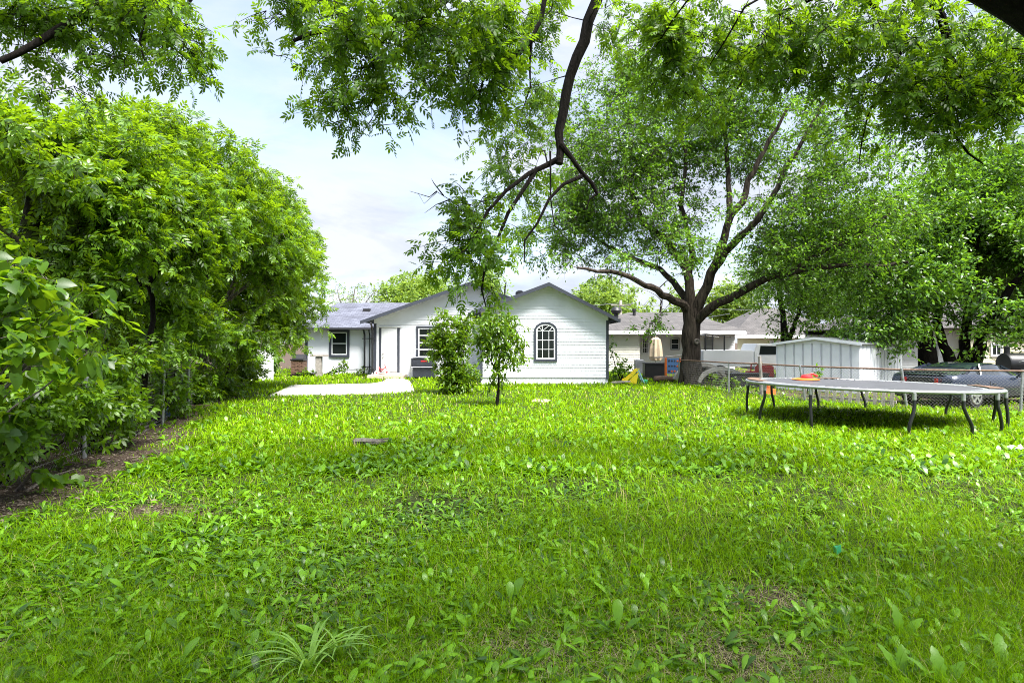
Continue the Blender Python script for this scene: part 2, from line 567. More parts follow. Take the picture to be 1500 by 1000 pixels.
class Tree:
    def __init__(s, seed):
        s.r = np.random.default_rng(seed)
        s.seed = seed
        s.mb = MB()
        s.nodes, s.rad = [], []
        s.tips, s.dirs = [], []

    def limb(s, pts, r0, r1, n=8, step=0.35, wob=0.03, attach=True, flare=0):
        path = smooth_path(pts, step)
        k = len(path)
        rs = []
        for i in range(k):
            t = i / max(1, k - 1)
            q = r0 + (r1 - r0) * t ** 0.85
            if flare:
                q *= 1 + flare * max(0, 1 - t * k * step / 0.6) ** 2
            rs.append(q * (1 + s.r.normal() * 0.04))
            if 0 < i < k - 1:
                path[i] = path[i] + s.r.normal(size=3) * wob
        s.mb.tube(path, rs, n)
        if attach:
            for p, q in zip(path, rs):
                s.nodes.append(p)
                s.rad.append(q)
        return path

    def sample(s, blobs, n, shell=0.35, gap=None):
        w = np.array([b[3] * b[4] * b[5] * (b[6] if len(b) > 6 else 1.0) for b in blobs])
        idx = s.r.choice(len(blobs), size=n, p=w / w.sum())
        B = np.array([b[:6] for b in blobs])[idx]
        d = norm(s.r.normal(size=(n, 3)))
        rad = s.r.uniform(0, 1, n) ** shell
        p = B[:, :3] + d * rad[:, None] * B[:, 3:6]
        if gap:
            sc, th = gap
            p = p[noise3(p, s.seed + 5, sc) > th]
        return p

    def grow(s, tips, rmin=0.006, rk=0.009, n=4, maxr=0.09, zmin=None):
        """greedy nearest-attachment branches from the skeleton to every tip"""
        if zmin is not None:
            tips = tips[tips[:, 2] > zmin]
        cap = len(s.nodes) + len(tips) * 4 + 10
        A = np.zeros((cap, 3))
        R = np.zeros(cap)
        m = len(s.nodes)
        A[:m] = s.nodes
        R[:m] = s.rad
        d0 = np.array([np.min(np.linalg.norm(A[:m] - t, axis=1)) for t in tips])
        for i in np.argsort(d0):
            t = tips[i]
            dv = A[:m] - t
            d = np.sqrt((dv * dv).sum(1))
            # prefer joining a node lower than the tip and not below it steeply
            cost = d + 0.35 * np.maximum(0, dv[:, 2])
            j = int(np.argmin(cost))
            a = A[j]
            ln = float(d[j])
            s.tips.append(t)
            s.dirs.append((t - a) / max(ln, 1e-6))
            if ln < 0.05:
                continue
            q0 = min(R[j] * 0.72, rmin + rk * ln, maxr)
            q0 = max(q0, rmin)
            k = 3 if ln > 0.4 else 2
            path = [a]
            side = s.r.normal(size=3) * ln * 0.09
            for q in range(1, k + 1):
                f = q / k
                bow = math.sin(math.pi * f)
                path.append(a + (t - a) * f + side * bow + np.array([0, 0, 0.07 * ln * bow]))
            rs = [q0 + (rmin * 0.6 - q0) * q / k for q in range(k + 1)]
            s.mb.tube(path, rs, n, cap=False)
            for p, q in zip(path[1:], rs[1:]):
                if m < cap:
                    A[m] = p
                    R[m] = max(q, rmin)
                    m += 1

    def leaves(s, inst, tmpl, per, spread, size, droop=0.25, upn=0.9, twigs=True, jit=0.35, sizevar=0.3):
        T = np.array(s.tips)
        D = np.array(s.dirs)
        n = len(T) * per
        c = np.repeat(T, per, 0)
        d = np.repeat(D, per, 0)
        # sub twigs: every 4 leaves share a direction
        g = max(1, per // 5)
        tw = norm(np.repeat(D, g, 0) * 0.6 + s.r.normal(size=(len(T) * g, 3)) * np.array([1, 1, 0.5]) + np.array([0, 0, -droop]))
        tl = spread * s.r.uniform(0.5, 1.25, len(T) * g)
        gi = (np.arange(n) // per) * g + s.r.integers(0, g, n)
        t = s.r.uniform(0.05, 1.0, n)
        pos = c + tw[gi] * (tl[gi] * t)[:, None] + np.array([0, 0, -1.0]) * (tl[gi] * t * t * droop)[:, None]
        pos += s.r.normal(size=(n, 3)) * spread * 0.07
        u = norm(tw[gi] * 0.7 + s.r.normal(size=(n, 3)) * jit * 1.6 + np.array([0, 0, -droop * 0.9]))
        nn = norm(np.array([0, 0, upn]) + s.r.normal(size=(n, 3)) * 0.55)
        sz = size * s.r.uniform(1 - sizevar, 1 + sizevar, n)
        inst.put(tmpl, pos, u, nn, sz)
        if twigs:
            base = np.repeat(T, g, 0)
            for a, b, l in zip(base, tw, tl):
                e = a + b * l * 0.9 + np.array([0, 0, -l * droop * 0.8])
                s.mb.tube([a, (a + e) / 2 + np.array([0, 0, 0.04 * l]), e], [0.006, 0.004, 0.002], 3, cap=False)


def tree(name, label, cat, base, seed, limbs, blobs, ntips, per, spread, size, tmpl, leaf, bark, gap=None, group=None,
         shell=0.45, droop=0.25, rk=0.009, twigs=True, zmin=None, flare=0.35, nsides=8, upn=0.9, rmin=0.006, jit=0.35, extra=None):
    root = thing(name, label, cat, base, group)
    t = Tree(seed)
    for i, (pts, r0, r1) in enumerate(limbs):
        t.limb(pts, r0, r1, n=12 if r0 > 0.2 else nsides, flare=flare if i == 0 else 0)
    tips = t.sample(blobs, ntips, shell, gap)
    if extra is not None:
        tips = np.concatenate([tips, extra])
    t.grow(tips, rk=rk, zmin=zmin, rmin=rmin)
    ins = Inst()
    t.leaves(ins, tmpl, per, spread, size, droop=droop, twigs=twigs, upn=upn, jit=jit)
    t.mb.build('trunk', bark, root, smooth=True)
    ins.build('crown', leaf, root)
    return root, t


def pb(px, py, Y, rpx, rpy, ry, w=1.0):
    """ellipsoid blob seen round pixel (px,py) at depth Y: half-sizes rpx, rpy in pixels, ry in metres"""
    x, y, z = P(px, py, Y)
    return (x, y, z, rpx / F * Y, ry, rpy / F * Y, w)


# ================================================================== ground
FENCE_L = [(3.0, -5.4), (5.5, -5.75), (7.4, -6.12), (9.2, -6.42), (12.9, -7.35), (17.5, -9.0), (22.0, -10.6), (26.0, -12.0), (34.0, -14.8)]
FY = np.array([p[0] for p in FENCE_L])
FX = np.array([p[1] for p in FENCE_L])
FENCE_R = [(6.9, 25.3), (7.45, 21.1), (8.1, 19.9), (8.6, 18.0), (10.2, 15.85), (12.6, 15.2), (16.0, 15.0)]
PATIO = [G(396, 580)[:2], G(470, 579)[:2], G(540, 577)[:2], G(607, 574.5)[:2], G(604, 565)[:2], G(599, 558)[:2], G(590, 555.5)[:2],
         G(566, 556)[:2], G(560, 560)[:2], G(545, 562.5)[:2], G(480, 564)[:2], G(428, 565)[:2]]


def inpoly(x, y, poly):
    r = np.zeros(x.shape, bool)
    n = len(poly)
    for i in range(n):
        x1, y1 = poly[i]
        x2, y2 = poly[(i + 1) % n]
        c = ((y1 > y) != (y2 > y)) & (x < (x2 - x1) * (y - y1) / (y2 - y1 + 1e-12) + x1)
        r ^= c
    return r


def bare(x, y):
    """0 grassy .. 1 bare earth"""
    d = x - np.interp(y, FY, FX)
    wd = np.interp(y, [2, 5, 6, 7, 11, 16, 25], [0.3, 0.45, 0.9, 1.2, 0.9, 0.7, 0.6])
    e = 1 - (d + 0.35 * vnoise(x, y, 3, 2.2) - wd * 0.62) / (wd * 0.75)
    e = np.clip(e, 0, 1)
    p = np.clip((vnoise(x, y, 8, 1.5) - 1.15) * 1.6, 0, 0.8) * np.clip((8.5 - y) / 4, 0, 1)
    gp = np.exp(-(((x - 1.75) / 0.35) ** 2 + ((y - 4.15) / 0.3) ** 2)) * 0.95 \
        + np.exp(-(((x - 0.0) / 0.6) ** 2 + ((y - 3.5) / 0.3) ** 2)) * 0.45 \
        + np.exp(-(((x - 1.35) / 0.4) ** 2 + ((y - 3.3) / 0.3) ** 2)) * 0.7 \
        + np.exp(-(((x + 3.6) / 0.7) ** 2 + ((y - 6.3) / 0.35) ** 2)) * 0.8
    yard = np.clip((x - np.interp(y, [15, 15.9, 18, 19.9, 21, 25, 40], [16, 10.2, 8.6, 8.1, 7.5, 6.9, 5.5]) - 0.3) / 0.5, 0, 1) * (y > 14.8) * 0.55
    return np.clip(np.maximum.reduce([e, p, gp, yard]), 0, 1)


def axis(lo, hi, near_lo, near_hi, step):
    a = list(np.arange(near_lo, near_hi, step))
    v, s = near_hi, step
    while v < hi:
        a.append(v)
        s *= 1.35
        v += s
    a.append(hi)
    v, s = near_lo, step
    b = []
    while v > lo:
        s *= 1.35
        v -= s
        b.append(max(v, lo))
    return np.array(sorted(set(np.round(b + a, 4))))


xs = axis(-420, 420, -14, 16, 0.22)
ys = axis(-60, 700, 1.5, 32, 0.22)
XX, YY = np.meshgrid(xs, ys)
ZZ = np.where((YY < 34) & (np.abs(XX) < 17), 0.012 * vnoise(XX, YY, 21, 3.0), 0.0)
ZZ = np.where(inpoly(XX, YY, [(p[0] * 1.0, p[1]) for p in PATIO]), -0.03, np.minimum(ZZ, 0.02))
nx, ny = len(xs), len(ys)
co = np.stack([XX.ravel(), YY.ravel(), ZZ.ravel()], 1)
ii = (np.arange(ny - 1)[:, None] * nx + np.arange(nx - 1)[None, :]).ravel()
loops = np.stack([ii, ii + 1, ii + nx + 1, ii + nx], 1).ravel()

m, nt, out = nmat('lawn_soil')
L = nt.links.new
at = N(nt, 'ShaderNodeAttribute', attribute_name='bare')
tc = N(nt, 'ShaderNodeTexCoord')
n1 = N(nt, 'ShaderNodeTexNoise', Scale=7.0, Detail=8.0, Roughness=0.75)
L(tc.outputs['Object'], n1.inputs['Vector'])
n2 = N(nt, 'ShaderNodeTexNoise', Scale=55.0, Detail=6.0, Roughness=0.8)
L(tc.outputs['Object'], n2.inputs['Vector'])
rs = ramp(nt, [(0.3, (0.022, 0.015, 0.010)), (0.55, (0.075, 0.054, 0.04)), (0.72, (0.19, 0.15, 0.115))])
L(n2.outputs['Fac'], rs.inputs['Fac'])
rg = ramp(nt, [(0.35, (0.014, 0.016, 0.007)), (0.55, (0.035, 0.05, 0.010)), (0.75, (0.13, 0.12, 0.05))])
L(n2.outputs['Fac'], rg.inputs['Fac'])
ad = N(nt, 'ShaderNodeMath', operation='ADD')
L(at.outputs['Fac'], ad.inputs[0])
mu = N(nt, 'ShaderNodeMath', operation='MULTIPLY_ADD')
L(n1.outputs['Fac'], mu.inputs[0])
mu.inputs[1].default_value = 0.8
mu.inputs[2].default_value = -0.42
L(mu.outputs[0], ad.inputs[1])
rm = ramp(nt, [(0.25, (0, 0, 0)), (0.5, (1, 1, 1))])
L(ad.outputs[0], rm.inputs['Fac'])
mx = N(nt, 'ShaderNodeMixRGB')
L(rm.outputs['Color'], mx.inputs['Fac'])
L(rg.outputs['Color'], mx.inputs['Color1'])
L(rs.outputs['Color'], mx.inputs['Color2'])
b = N(nt, 'ShaderNodeBsdfPrincipled', Roughness=0.95)
b.inputs['Specular IOR Level'].default_value = 0.15
L(mx.outputs['Color'], b.inputs['Base Color'])
bp = N(nt, 'ShaderNodeBump', Strength=0.8, Distance=0.03)
L(n2.outputs['Fac'], bp.inputs['Height'])
L(bp.outputs['Normal'], b.inputs['Normal'])
L(b.outputs['BSDF'], out.inputs['Surface'])
M['ground'] = m
gr = npmesh('ground', co, loops, np.arange(len(ii)) * 4, 'ground', smooth=True)
att = gr.data.attributes.new('bare', 'FLOAT', 'POINT')
att.data.foreach_set('value', bare(co[:, 0], co[:, 1]).astype(np.float32))
structure(gr)

mb = MB()
mb.prism([(p[0], p[1], -0.08) for p in PATIO], (0, 0, 0.115))
structure(mb.build('patio', 'concrete'))
# ================================================================== siding helper
def siding(mb, xl, xr, z0, z1, y, step=0.115, lip=0.016, m=1):
    """lap boards on a wall facing -y (m=1); xl, xr give the wall's edges at a height"""
    z = z0
    while z < z1 - 0.01:
        t = min(z + step, z1)
        a, b, c, d = xl(z), xr(z), xr(t), xl(t)
        if b - a < 0.03:
            break
        yo = y - lip * m
        if c <= d:
            c = d = (c + d) / 2
        mb.add([(a, yo, z), (b, yo, z), (c, y, t), (d, y, t), (a, y, z), (b, y, z)], [(0, 1, 2, 3), (4, 5, 1, 0)])
        z = t


def siding_x(mb, x, y0, y1, z0, z1, sgn, step=0.115, lip=0.016):
    z = z0
    while z < z1 - 0.01:
        t = min(z + step, z1)
        xo = x + sgn * lip
        mb.add([(xo, y0, z), (xo, y1, z), (x, y1, t), (x, y0, t), (x, y0, z), (x, y1, z)], [(0, 1, 2, 3), (4, 5, 1, 0)])
        z = t


def window(root, x0, x1, z0, z1, y, cols=1, rows=2, trim='trim', glass='glass', tw=0.09, name='window', k=0.05, bw=0.02):
    """casing > sash, pane"""
    mb = MB()
    o = 0.07
    mb.box(x0 - tw, x0, y - o, y + 0.02, z0 - tw, z1 + tw)
    mb.box(x1, x1 + tw, y - o, y + 0.02, z0 - tw, z1 + tw)
    mb.box(x0, x1, y - o + .002, y + 0.02, z1, z1 + tw)
    mb.box(x0 - 0.002, x1 + 0.002, y - o - .02, y + 0.02, z0 - tw, z0)
    w = mb.build(name, trim, root)
    s = MB()
    s.box(x0, x0 + k, y - 0.052, y + 0.01, z0, z1)
    s.box(x1 - k, x1, y - 0.052, y + 0.01, z0, z1)
    s.box(x0 + k, x1 - k, y - 0.050, y + 0.01, z0, z0 + k)
    s.box(x0 + k, x1 - k, y - 0.050, y + 0.01, z1 - k, z1)
    for c in range(1, cols):
        xc = x0 + (x1 - x0) * c / cols
        s.box(xc - bw, xc + bw, y - 0.048, y + 0.01, z0 + k, z1 - k)
    for r in range(1, rows):
        zc = z0 + (z1 - z0) * r / rows
        g = bw
        s.box(x0 + k, x1 - k, y - 0.046, y + 0.01, zc - g, zc + g)
    s.build('sash', 'white', w)
    p = MB()
    p.box(x0 + k * .5, x1 - k * .5, y - 0.034, y + 0.008, z0 + k * .5, z1 - k * .5)
    p.build('pane', glass, w)
    return w


def roof_slab(mb, a, b, c, d, th=0.1):
    """roof plane through four points (eave a-b, ridge c-d), thickness downwards"""
    mb.prism([a, b, c, d], (0, 0, -th))


# ================================================================== main house
house = thing('house', 'white single storey house with two gables and charcoal trim', 'house', (0, 25.4, 0))

# ---- front gable wing (right)
Y2 = 25.4
k2 = Y2 / F
xL, xR = (704 - 750) * k2, (891 - 750) * k2
ridge = (1.50, 4.15)
eL, eR = (-1.68, 2.95), (4.30, 2.70)


def g2l(z):
    t = (z - (eL[1] - 0.02)) / (ridge[1] - eL[1])
    return max(xL, eL[0] + (ridge[0] - eL[0]) * t + 0.05) if z > 2.6 else xL


def g2r(z):
    t = (z - (eR[1] - 0.02)) / (ridge[1] - eR[1])
    return min(xR, eR[0] + (ridge[0] - eR[0]) * t - 0.05) if z > 2.6 else xR


mb = MB()
siding(mb, g2l, g2r, 0.26, 4.12, Y2, 0.135, 0.015)
siding_x(mb, xR, Y2 + 0.002, 33.0, 0.26, 2.72, 1)
siding_x(mb, xL, Y2 + 0.002, 30.0, 0.26, 2.9, -1)
mb.build('lap_siding_wall', 'siding', house)
mb = MB()
mb.box(xL + 0.01, xR - 0.01, Y2 + 0.02, 33.0, -0.05, 0.26)
mb.build('foundation', 'white', house)
mb = MB()
for (ea, col) in ((eL, 0), (eR, 0)):
    a = (ea[0], 24.9, ea[1])
    b_ = (ea[0], 34.5, ea[1])
    c = (ridge[0], 34.5, ridge[1] + 0.0)
    d = (ridge[0], 24.9, ridge[1] + 0.0)
    roof_slab(mb, a, b_, c, d, 0.07)
mb.build('roof', 'roofx', house)
mb = MB()
for ea in (eL, eR):
    # fascia (rake) boards on the gable end
    p = Vector((ea[0], 24.87, ea[1]))
    q = Vector((ridge[0], 24.87, ridge[1]))
    dz = Vector((0, 0, -0.155))
    mb.prism([p + Vector((0, 0, -.004)), q + Vector((0, 0, -.004)), q + dz, p + dz], (0, 0.028, 0))
mb.box(eR[0] - 0.005, eR[0] + 0.10, 24.88, 33, eR[1] - 0.17, eR[1] - 0.03)
mb.box(eL[0] - 0.10, eL[0] + 0.005, 24.88, 30, eL[1] - 0.17, eL[1] - 0.03)
mb.build('fascia', 'trim', house)
mb = MB()
for ea in (eL, eR):
    p = Vector((ea[0], 24.9, ea[1] - .085))
    q = Vector((ridge[0], 24.9, ridge[1] - .085))
    mb.prism([p, q, q + Vector((0, 0, -.02)), p + Vector((0, 0, -.02))], (0, 0.5, 0))
mb.build('soffit', 'soffit', house)
for x in (xL, xR):
    s = 1 if x > 0 else -1
    mb = MB()
    mb.box(x - 0.09 if s > 0 else x - 0.02, x + 0.02 if s > 0 else x + 0.09, Y2 - 0.03, Y2 + 0.09, 0.20, 2.86 if s < 0 else 2.62)
    mb.build('corner_board', 'trim', house)

# arched window
wx0, wx1 = (785.3 - 750) * k2, (813.2 - 750) * k2
wz0 = 1.75 - (526 - 500) * k2
wzs = 1.75 + (500 - 484.5) * k2
wzt = 1.75 + (500 - 474.5) * k2
cxw, rw, rh = (wx0 + wx1) / 2, (wx1 - wx0) / 2, wzt - wzs


def arch(gx, gz, n=14):
    return [(cxw + (rw + gx) * math.cos(a), wzs + (rh + gz) * math.sin(a)) for a in [math.pi * i / n for i in range(n + 1)]]


mb = MB()
o1 = [(cxw + rw + 0.085, wz0 - 0.085)] + arch(0.085, 0.085) + [(cxw - rw - 0.085, wz0 - 0.085)]
i1 = [(cxw + rw, wz0)] + arch(0, 0) + [(cxw - rw, wz0)]


def band(mb, o_, i_, ya, yb, close=True):
    n = len(o_)
    vs = [(p[0], ya, p[1]) for p in o_] + [(p[0], ya, p[1]) for p in i_] + [(p[0], yb, p[1]) for p in o_] + [(p[0], yb, p[1]) for p in i_]
    fs = []
    for i in range(n if close else n - 1):
        j = (i + 1) % n
        fs += [(i, j, n + j, n + i), (i, 2 * n + i, 2 * n + j, j), (n + i, n + j, 3 * n + j, 3 * n + i)]
    mb.add(vs, fs)


band(mb, o1, i1, Y2 - 0.075, Y2 + 0.02)
aw = mb.build('arched_window', 'trim', house)
mb = MB()
i2 = [(cxw + rw - 0.055, wz0 + 0.055)] + arch(-0.055, -0.055) + [(cxw - rw + 0.055, wz0 + 0.055)]
band(mb, i1, i2, Y2 - 0.06, Y2 + 0.015)
for c in (1, 2):
    x = wx0 + (wx1 - wx0) * c / 3
    mb.box(x - 0.010, x + 0.010, Y2 - 0.052, Y2 + 0.01, wz0 + 0.05, wzs)
for r in (0, 1, 2, 3):
    z = wz0 + 0.03 + (wzs - wz0 - 0.03) * r / 3
    if r:
        g = 0.016 if r == 2 else 0.010
        mb.box(wx0 + 0.055, wx1 - 0.055, Y2 - 0.050, Y2 + 0.01, z - g, z + g)
for a in (38, 66, 114, 142):
    e = (cxw + (rw - .05) * math.cos(math.radians(a)), Y2 - 0.047, wzs + (rh - .05) * math.sin(math.radians(a)))
    st = (cxw + (0.14 if a in (38, 114) else -0.14) * (1 if a == 38 else -1 if a == 114 else 1), Y2 - 0.047, wzs)
    mb.bar(st, e, 0.022, 0.02)
mb.build('sash', 'white', aw)
mb = MB()
i3 = [(cxw + rw - 0.03, wz0 + 0.03)] + arch(-0.03, -0.03) + [(cxw - rw + 0.03, wz0 + 0.03)]
mb.prism([(p[0], Y2 - 0.040, p[1]) for p in i3], (0, 0.012, 0))
mb.build('pane', 'glass', aw)

# roof vents on the left slope
for (x, y) in ((0.35, 27.5), (-0.55, 28.2)):
    z = eL[1] + (x - eL[0]) * (ridge[1] - eL[1]) / (ridge[0] - eL[0])
    mb = MB()
    mb.lathe([(0.13, z - 0.08), (0.13, z + 0.12), (0.20, z + 0.14), (0.19, z + 0.24), (0.08, z + 0.32)], (x, y, 0), 14)
    mb.build('roof_vent', 'blackplastic', house, smooth=True)

# ---- second gable (behind, middle)
Y1 = 30.0
k1 = Y1 / F
X1 = (548 - 750) * k1
pk = (-2.05, 4.60)
e1, e1r = (-7.28, 2.74), (3.1, 2.74)


def g1l(z):
    return max(X1, e1[0] + (pk[0] - e1[0]) * (z - e1[1] + 0.02) / (pk[1] - e1[1]) + 0.05)


def g1r(z):
    return min(2.7, e1r[0] + (pk[0] - e1r[0]) * (z - e1r[1] + 0.02) / (pk[1] - e1r[1]) - 0.05)


mb = MB()
siding(mb, g1l, g1r, 2.56, 4.58, Y1, 0.125, 0.018)
mb.build('lap_siding_wall', 'siding', house)
mb = MB()
x = X1
mb.box(X1, 2.7, Y1 + 0.006, Y1 + 0.05, 0.0, 2.56)
# board-and-groove panel: raised strips of 0.4 m
while x < 2.6:
    mb.box(x + 0.01, min(x + 0.39, 2.7), Y1, Y1 + 0.006, 0.02, 2.54)
    x += 0.4
mb.box(X1 + 0.012, X1 + 0.03, Y1 + 0.05, 40, 0.0, 2.9)
mb.build('panel_wall', 'panelwall', house)
mb = MB()
roof_slab(mb, (e1[0], 29.45, e1[1]), (e1[0], 41, e1[1]), (pk[0], 41, pk[1]), (pk[0], 29.45, pk[1]), 0.07)
roof_slab(mb, (e1r[0], 29.45, e1r[1]), (e1r[0], 41, e1r[1]), (pk[0], 41, pk[1]), (pk[0], 29.45, pk[1]), 0.07)
mb.build('roof', 'roofx', house)
mb = MB()
for ea in (e1, e1r):
    p = Vector((ea[0], 29.42, ea[1]))
    q = Vector((pk[0], 29.42, pk[1]))
    dz = Vector((0, 0, -0.165))
    mb.prism([p + Vector((0, 0, -.004)), q + Vector((0, 0, -.004)), q + dz, p + dz], (0, 0.028, 0))
mb.build('fascia', 'trim', house)
mb = MB()
for ea in (e1, e1r):
    p = Vector((ea[0], 29.45, ea[1] - .085))
    q = Vector((pk[0], 29.45, pk[1] - .085))
    mb.prism([p, q, q + Vector((0, 0, -.02)), p + Vector((0, 0, -.02))], (0, 0.55, 0))
    for i in range(26):
        t = (i + .5) / 26
        r = p.lerp(q, t)
        mb.box(r.x - 0.012, r.x + 0.012, 29.46, 29.98, r.z - 0.034, r.z - 0.018)
mb.build('soffit', 'soffit', house)
mb = MB()
mb.box(X1 - 0.02, X1 + 0.12, Y1 - 0.028, Y1 - 0.002, 0.05, 2.62)
mb.build('corner_board', 'trim', house)

# door
dx0, dx1 = (558.8 - 750) * k1, (582 - 750) * k1
dz0, dz1 = 0.24, 1.75 + (500 - 480.5) * k1
mb = MB()
mb.box(dx0 - 0.11, dx0, Y1 - 0.04, Y1 - 0.001, dz0 - 0.02, dz1 + 0.02)
mb.box(dx1, dx1 + 0.12, Y1 - 0.04, Y1 - 0.001, dz0 - 0.02, dz1 + 0.02)
mb.build('door_casing', 'trim', house)
mb = MB()
mb.box(dx0 - 0.16, dx1 + 0.2, Y1 - 0.06, Y1 - 0.001, dz1 + 0.022, dz1 + 0.09)
mb.build('door_head', 'soffit', house)
mb = MB()
mb.box(dx0, dx1, Y1 - 0.02, Y1 - 0.002, dz0, dz1)
w = dx1 - dx0
for c in (0, 1):
    xa = dx0 + w * (0.14 + 0.40 * c)
    for za, zb in ((0.08, 0.38), (0.44, 0.78), (0.83, 0.95)):
        hh = dz1 - dz0
        a, b_ = dz0 + hh * za, dz0 + hh * zb
        mb.box(xa, xa + w * 0.32, Y1 - 0.027, Y1 - 0.02, a, b_)
door = mb.build('door', 'white', house, bevel=0.003)
for z, nm in ((1.0, 'handle'), (1.17, 'deadbolt')):
    mb = MB()
    mb.lathe([(0.03, 0), (0.036, -0.03), (0.03, -0.055), (0.012, -0.06)], (dx0 + 0.09, Y1 - 0.02, z), 10, 'y')
    mb.build(nm, 'steel', door, smooth=True)
mb = MB()
mb.box(dx0 + 0.01, dx1 - 0.01, Y1 - 0.05, Y1 - 0.028, dz0 + 0.0, dz0 + 0.06)
mb.build('kick_plate', 'steel', door)
mb = MB()
mb.box((546 - 750) * k1 - .02, (597 - 750) * k1, Y1 - 1.15, Y1 - 0.03, -0.05, 0.16)
mb.box((552 - 750) * k1 - .02, (590 - 750) * k1, Y1 - 0.55, Y1 - 0.031, 0.16, 0.225)
mb.build('step', 'tanstone', house, bevel=0.01)

# window in the middle gable
window(house, (613 - 750) * k1, (642 - 750) * k1, 1.75 - 23 * k1, 1.75 + 19.5 * k1, Y1, cols=1, rows=4, glass='glass', tw=0.1)

# ---- left wing
Y0 = 33.0
k0 = Y0 / F
xa, xb = (448 - 750) * k0, (549 - 750) * k0
mb = MB()
mb.box(xa, xb, Y0 + 0.006, Y0 + 0.06, -0.02, 2.5)
x = xa
while x < xb - 0.1:
    mb.box(x + 0.006, min(x + 0.6, xb) - 0.006, Y0, Y0 + 0.006, 0.0, 2.48)
    x += 0.6
mb.box(xa, xa + 0.05, Y0 + 0.06, 40, -0.02, 2.5)
mb.build('panel_wall', 'panelwall', house)
mb = MB()
roof_slab(mb, (xa - 0.35, 32.5, 2.50), (xb + 0.9, 32.5, 2.50), (-5.9, 36.6, 4.05), (-10.4, 36.6, 4.05), 0.07)
roof_slab(mb, (-13.4, 40.0, 2.9), (xa - 0.35, 32.5, 2.50), (-10.4, 36.6, 4.05), (-11.0, 40.0, 4.05), 0.07)
mb.build('roof', 'roof', house)
mb = MB()
mb.prism([(xa - 0.34, 32.47, 2.47), (xa - 0.34, 32.40, 2.47), (xa - 0.34, 32.38, 2.38), (xa - 0.34, 32.47, 2.36)], (xb - xa + 0.45, 0, 0))
mb.build('gutter', 'black', house)
mb = MB()
mb.box(xa - 0.06, xa + 0.10, Y0 - 0.028, Y0 - 0.002, 0.0, 2.42)
mb.build('corner_board', 'trim', house)
window(house, (486 - 750) * k0, (508.5 - 750) * k0, 1.75 - 19.5 * k0, 1.75 + 13.5 * k0, Y0, cols=1, rows=2, tw=0.13)
for (px, yy, zt) in ((534, 32.7, 2.45), (541.5, 32.8, 2.45), (545.5, 29.8, 2.66)):
    kk = yy / F
    X = (px - 750) * kk
    mb = MB()
    mb.tube([(X, yy - 0.25 if px < 545 else yy - 0.35, zt), (X, yy - 0.2, zt - 0.12), (X, yy, zt - 0.35), (X, yy, 0.25), (X - .02, yy - 0.15, 0.06)], 0.05 if px != 541.5 else 0.03, 8)
    for z in (0.4, 1.9):
        mb.box(X - 0.12, X + 0.12, yy - 0.06, yy + 0.12, z - 0.02, z + 0.02)
    mb.build('downspout', 'black', house)
mb = MB()
mb.box(-8.5, -8.1, 35.0, 35.3, 3.45, 3.62)
mb.build('roof_vent', 'blackplastic', house)

# ================================================================== neighbour house (cream)
def hiproof(mb, x0, x1, y0, y1, z, rz, inset, ry):
    """hip roof: eaves rectangle, ridge at depth ry from x0+inset0 to x1-inset1"""
    a, b, c, d = (x0, y0, z), (x1, y0, z), (x1, y1, z), (x0, y1, z)
    e, f = (x0 + inset[0], ry, rz), (x1 - inset[1], ry, rz)
    mb.prism([a, b, f, e], (0, 0, -0.06))
    mb.prism([b, c, f], (0, 0, -0.06))
    mb.prism([c, d, e, f], (0, 0, -0.06))
    mb.prism([d, a, e], (0, 0, -0.06))


Yn = 36.0
kn = Yn / F
nb = thing('neighbour_house', 'cream sided house with brown grey hip roof behind the big elm trunk', 'house', (8, Yn, 0))
nx0, nxj, nx1 = (880 - 750) * kn, (937 - 750) * kn, (1085.5 - 750) * kn
mb = MB()
siding(mb, lambda z: nx0, lambda z: nxj, 0.0, 2.36, Yn, 0.14, 0.02)
siding_x(mb, nxj, Yn + .002, Yn + 1.0, 0, 2.36, 1, 0.14)
mb.build('lap_siding_wall', 'cream', nb)
mb = MB()
siding(mb, lambda z: nxj, lambda z: nx1, 0.0, 2.3, Yn + 1.0, 0.14, 0.02)
siding_x(mb, nx1, Yn + 1.002, Yn + 9, 0, 2.3, 1, 0.14)
mb.build('wall', 'offwhite', nb)
mb = MB()
hiproof(mb, nx0 - 2.5, nx1 + 0.15, Yn - 0.5, Yn + 9.5, 2.40, 3.66, (5.0, 2.2), Yn + 4.5)
mb.build('roof', 'nroof', nb)
mb = MB()
mb.box(nx0 - 2.4, nx1 + 0.1, Yn - 0.52, Yn - 0.48, 2.16, 2.37)
mb.box(nx1 + 0.10, nx1 + 0.14, Yn - 0.48, Yn + 9, 2.16, 2.37)
mb.build('fascia', 'white', nb)
window(nb, (941 - 750) * kn * 1.028, (949 - 750) * kn * 1.028, 1.05, 1.94, Yn + 1.0, 3, 3, trim='white', tw=0.05, k=.03, bw=.011)
window(nb, (983 - 750) * kn * 1.028, (994 - 750) * kn * 1.028, 1.28, 1.92, Yn + 1.0, 1, 2, trim='acgrey', tw=0.04, k=.025, bw=.015)
window(nb, (1032.5 - 750) * kn * 1.028, (1043 - 750) * kn * 1.028, 1.0, 1.9, Yn + 1.0, 1, 2, trim='acgrey', tw=0.05, k=.03, bw=.015, glass='glasspale')
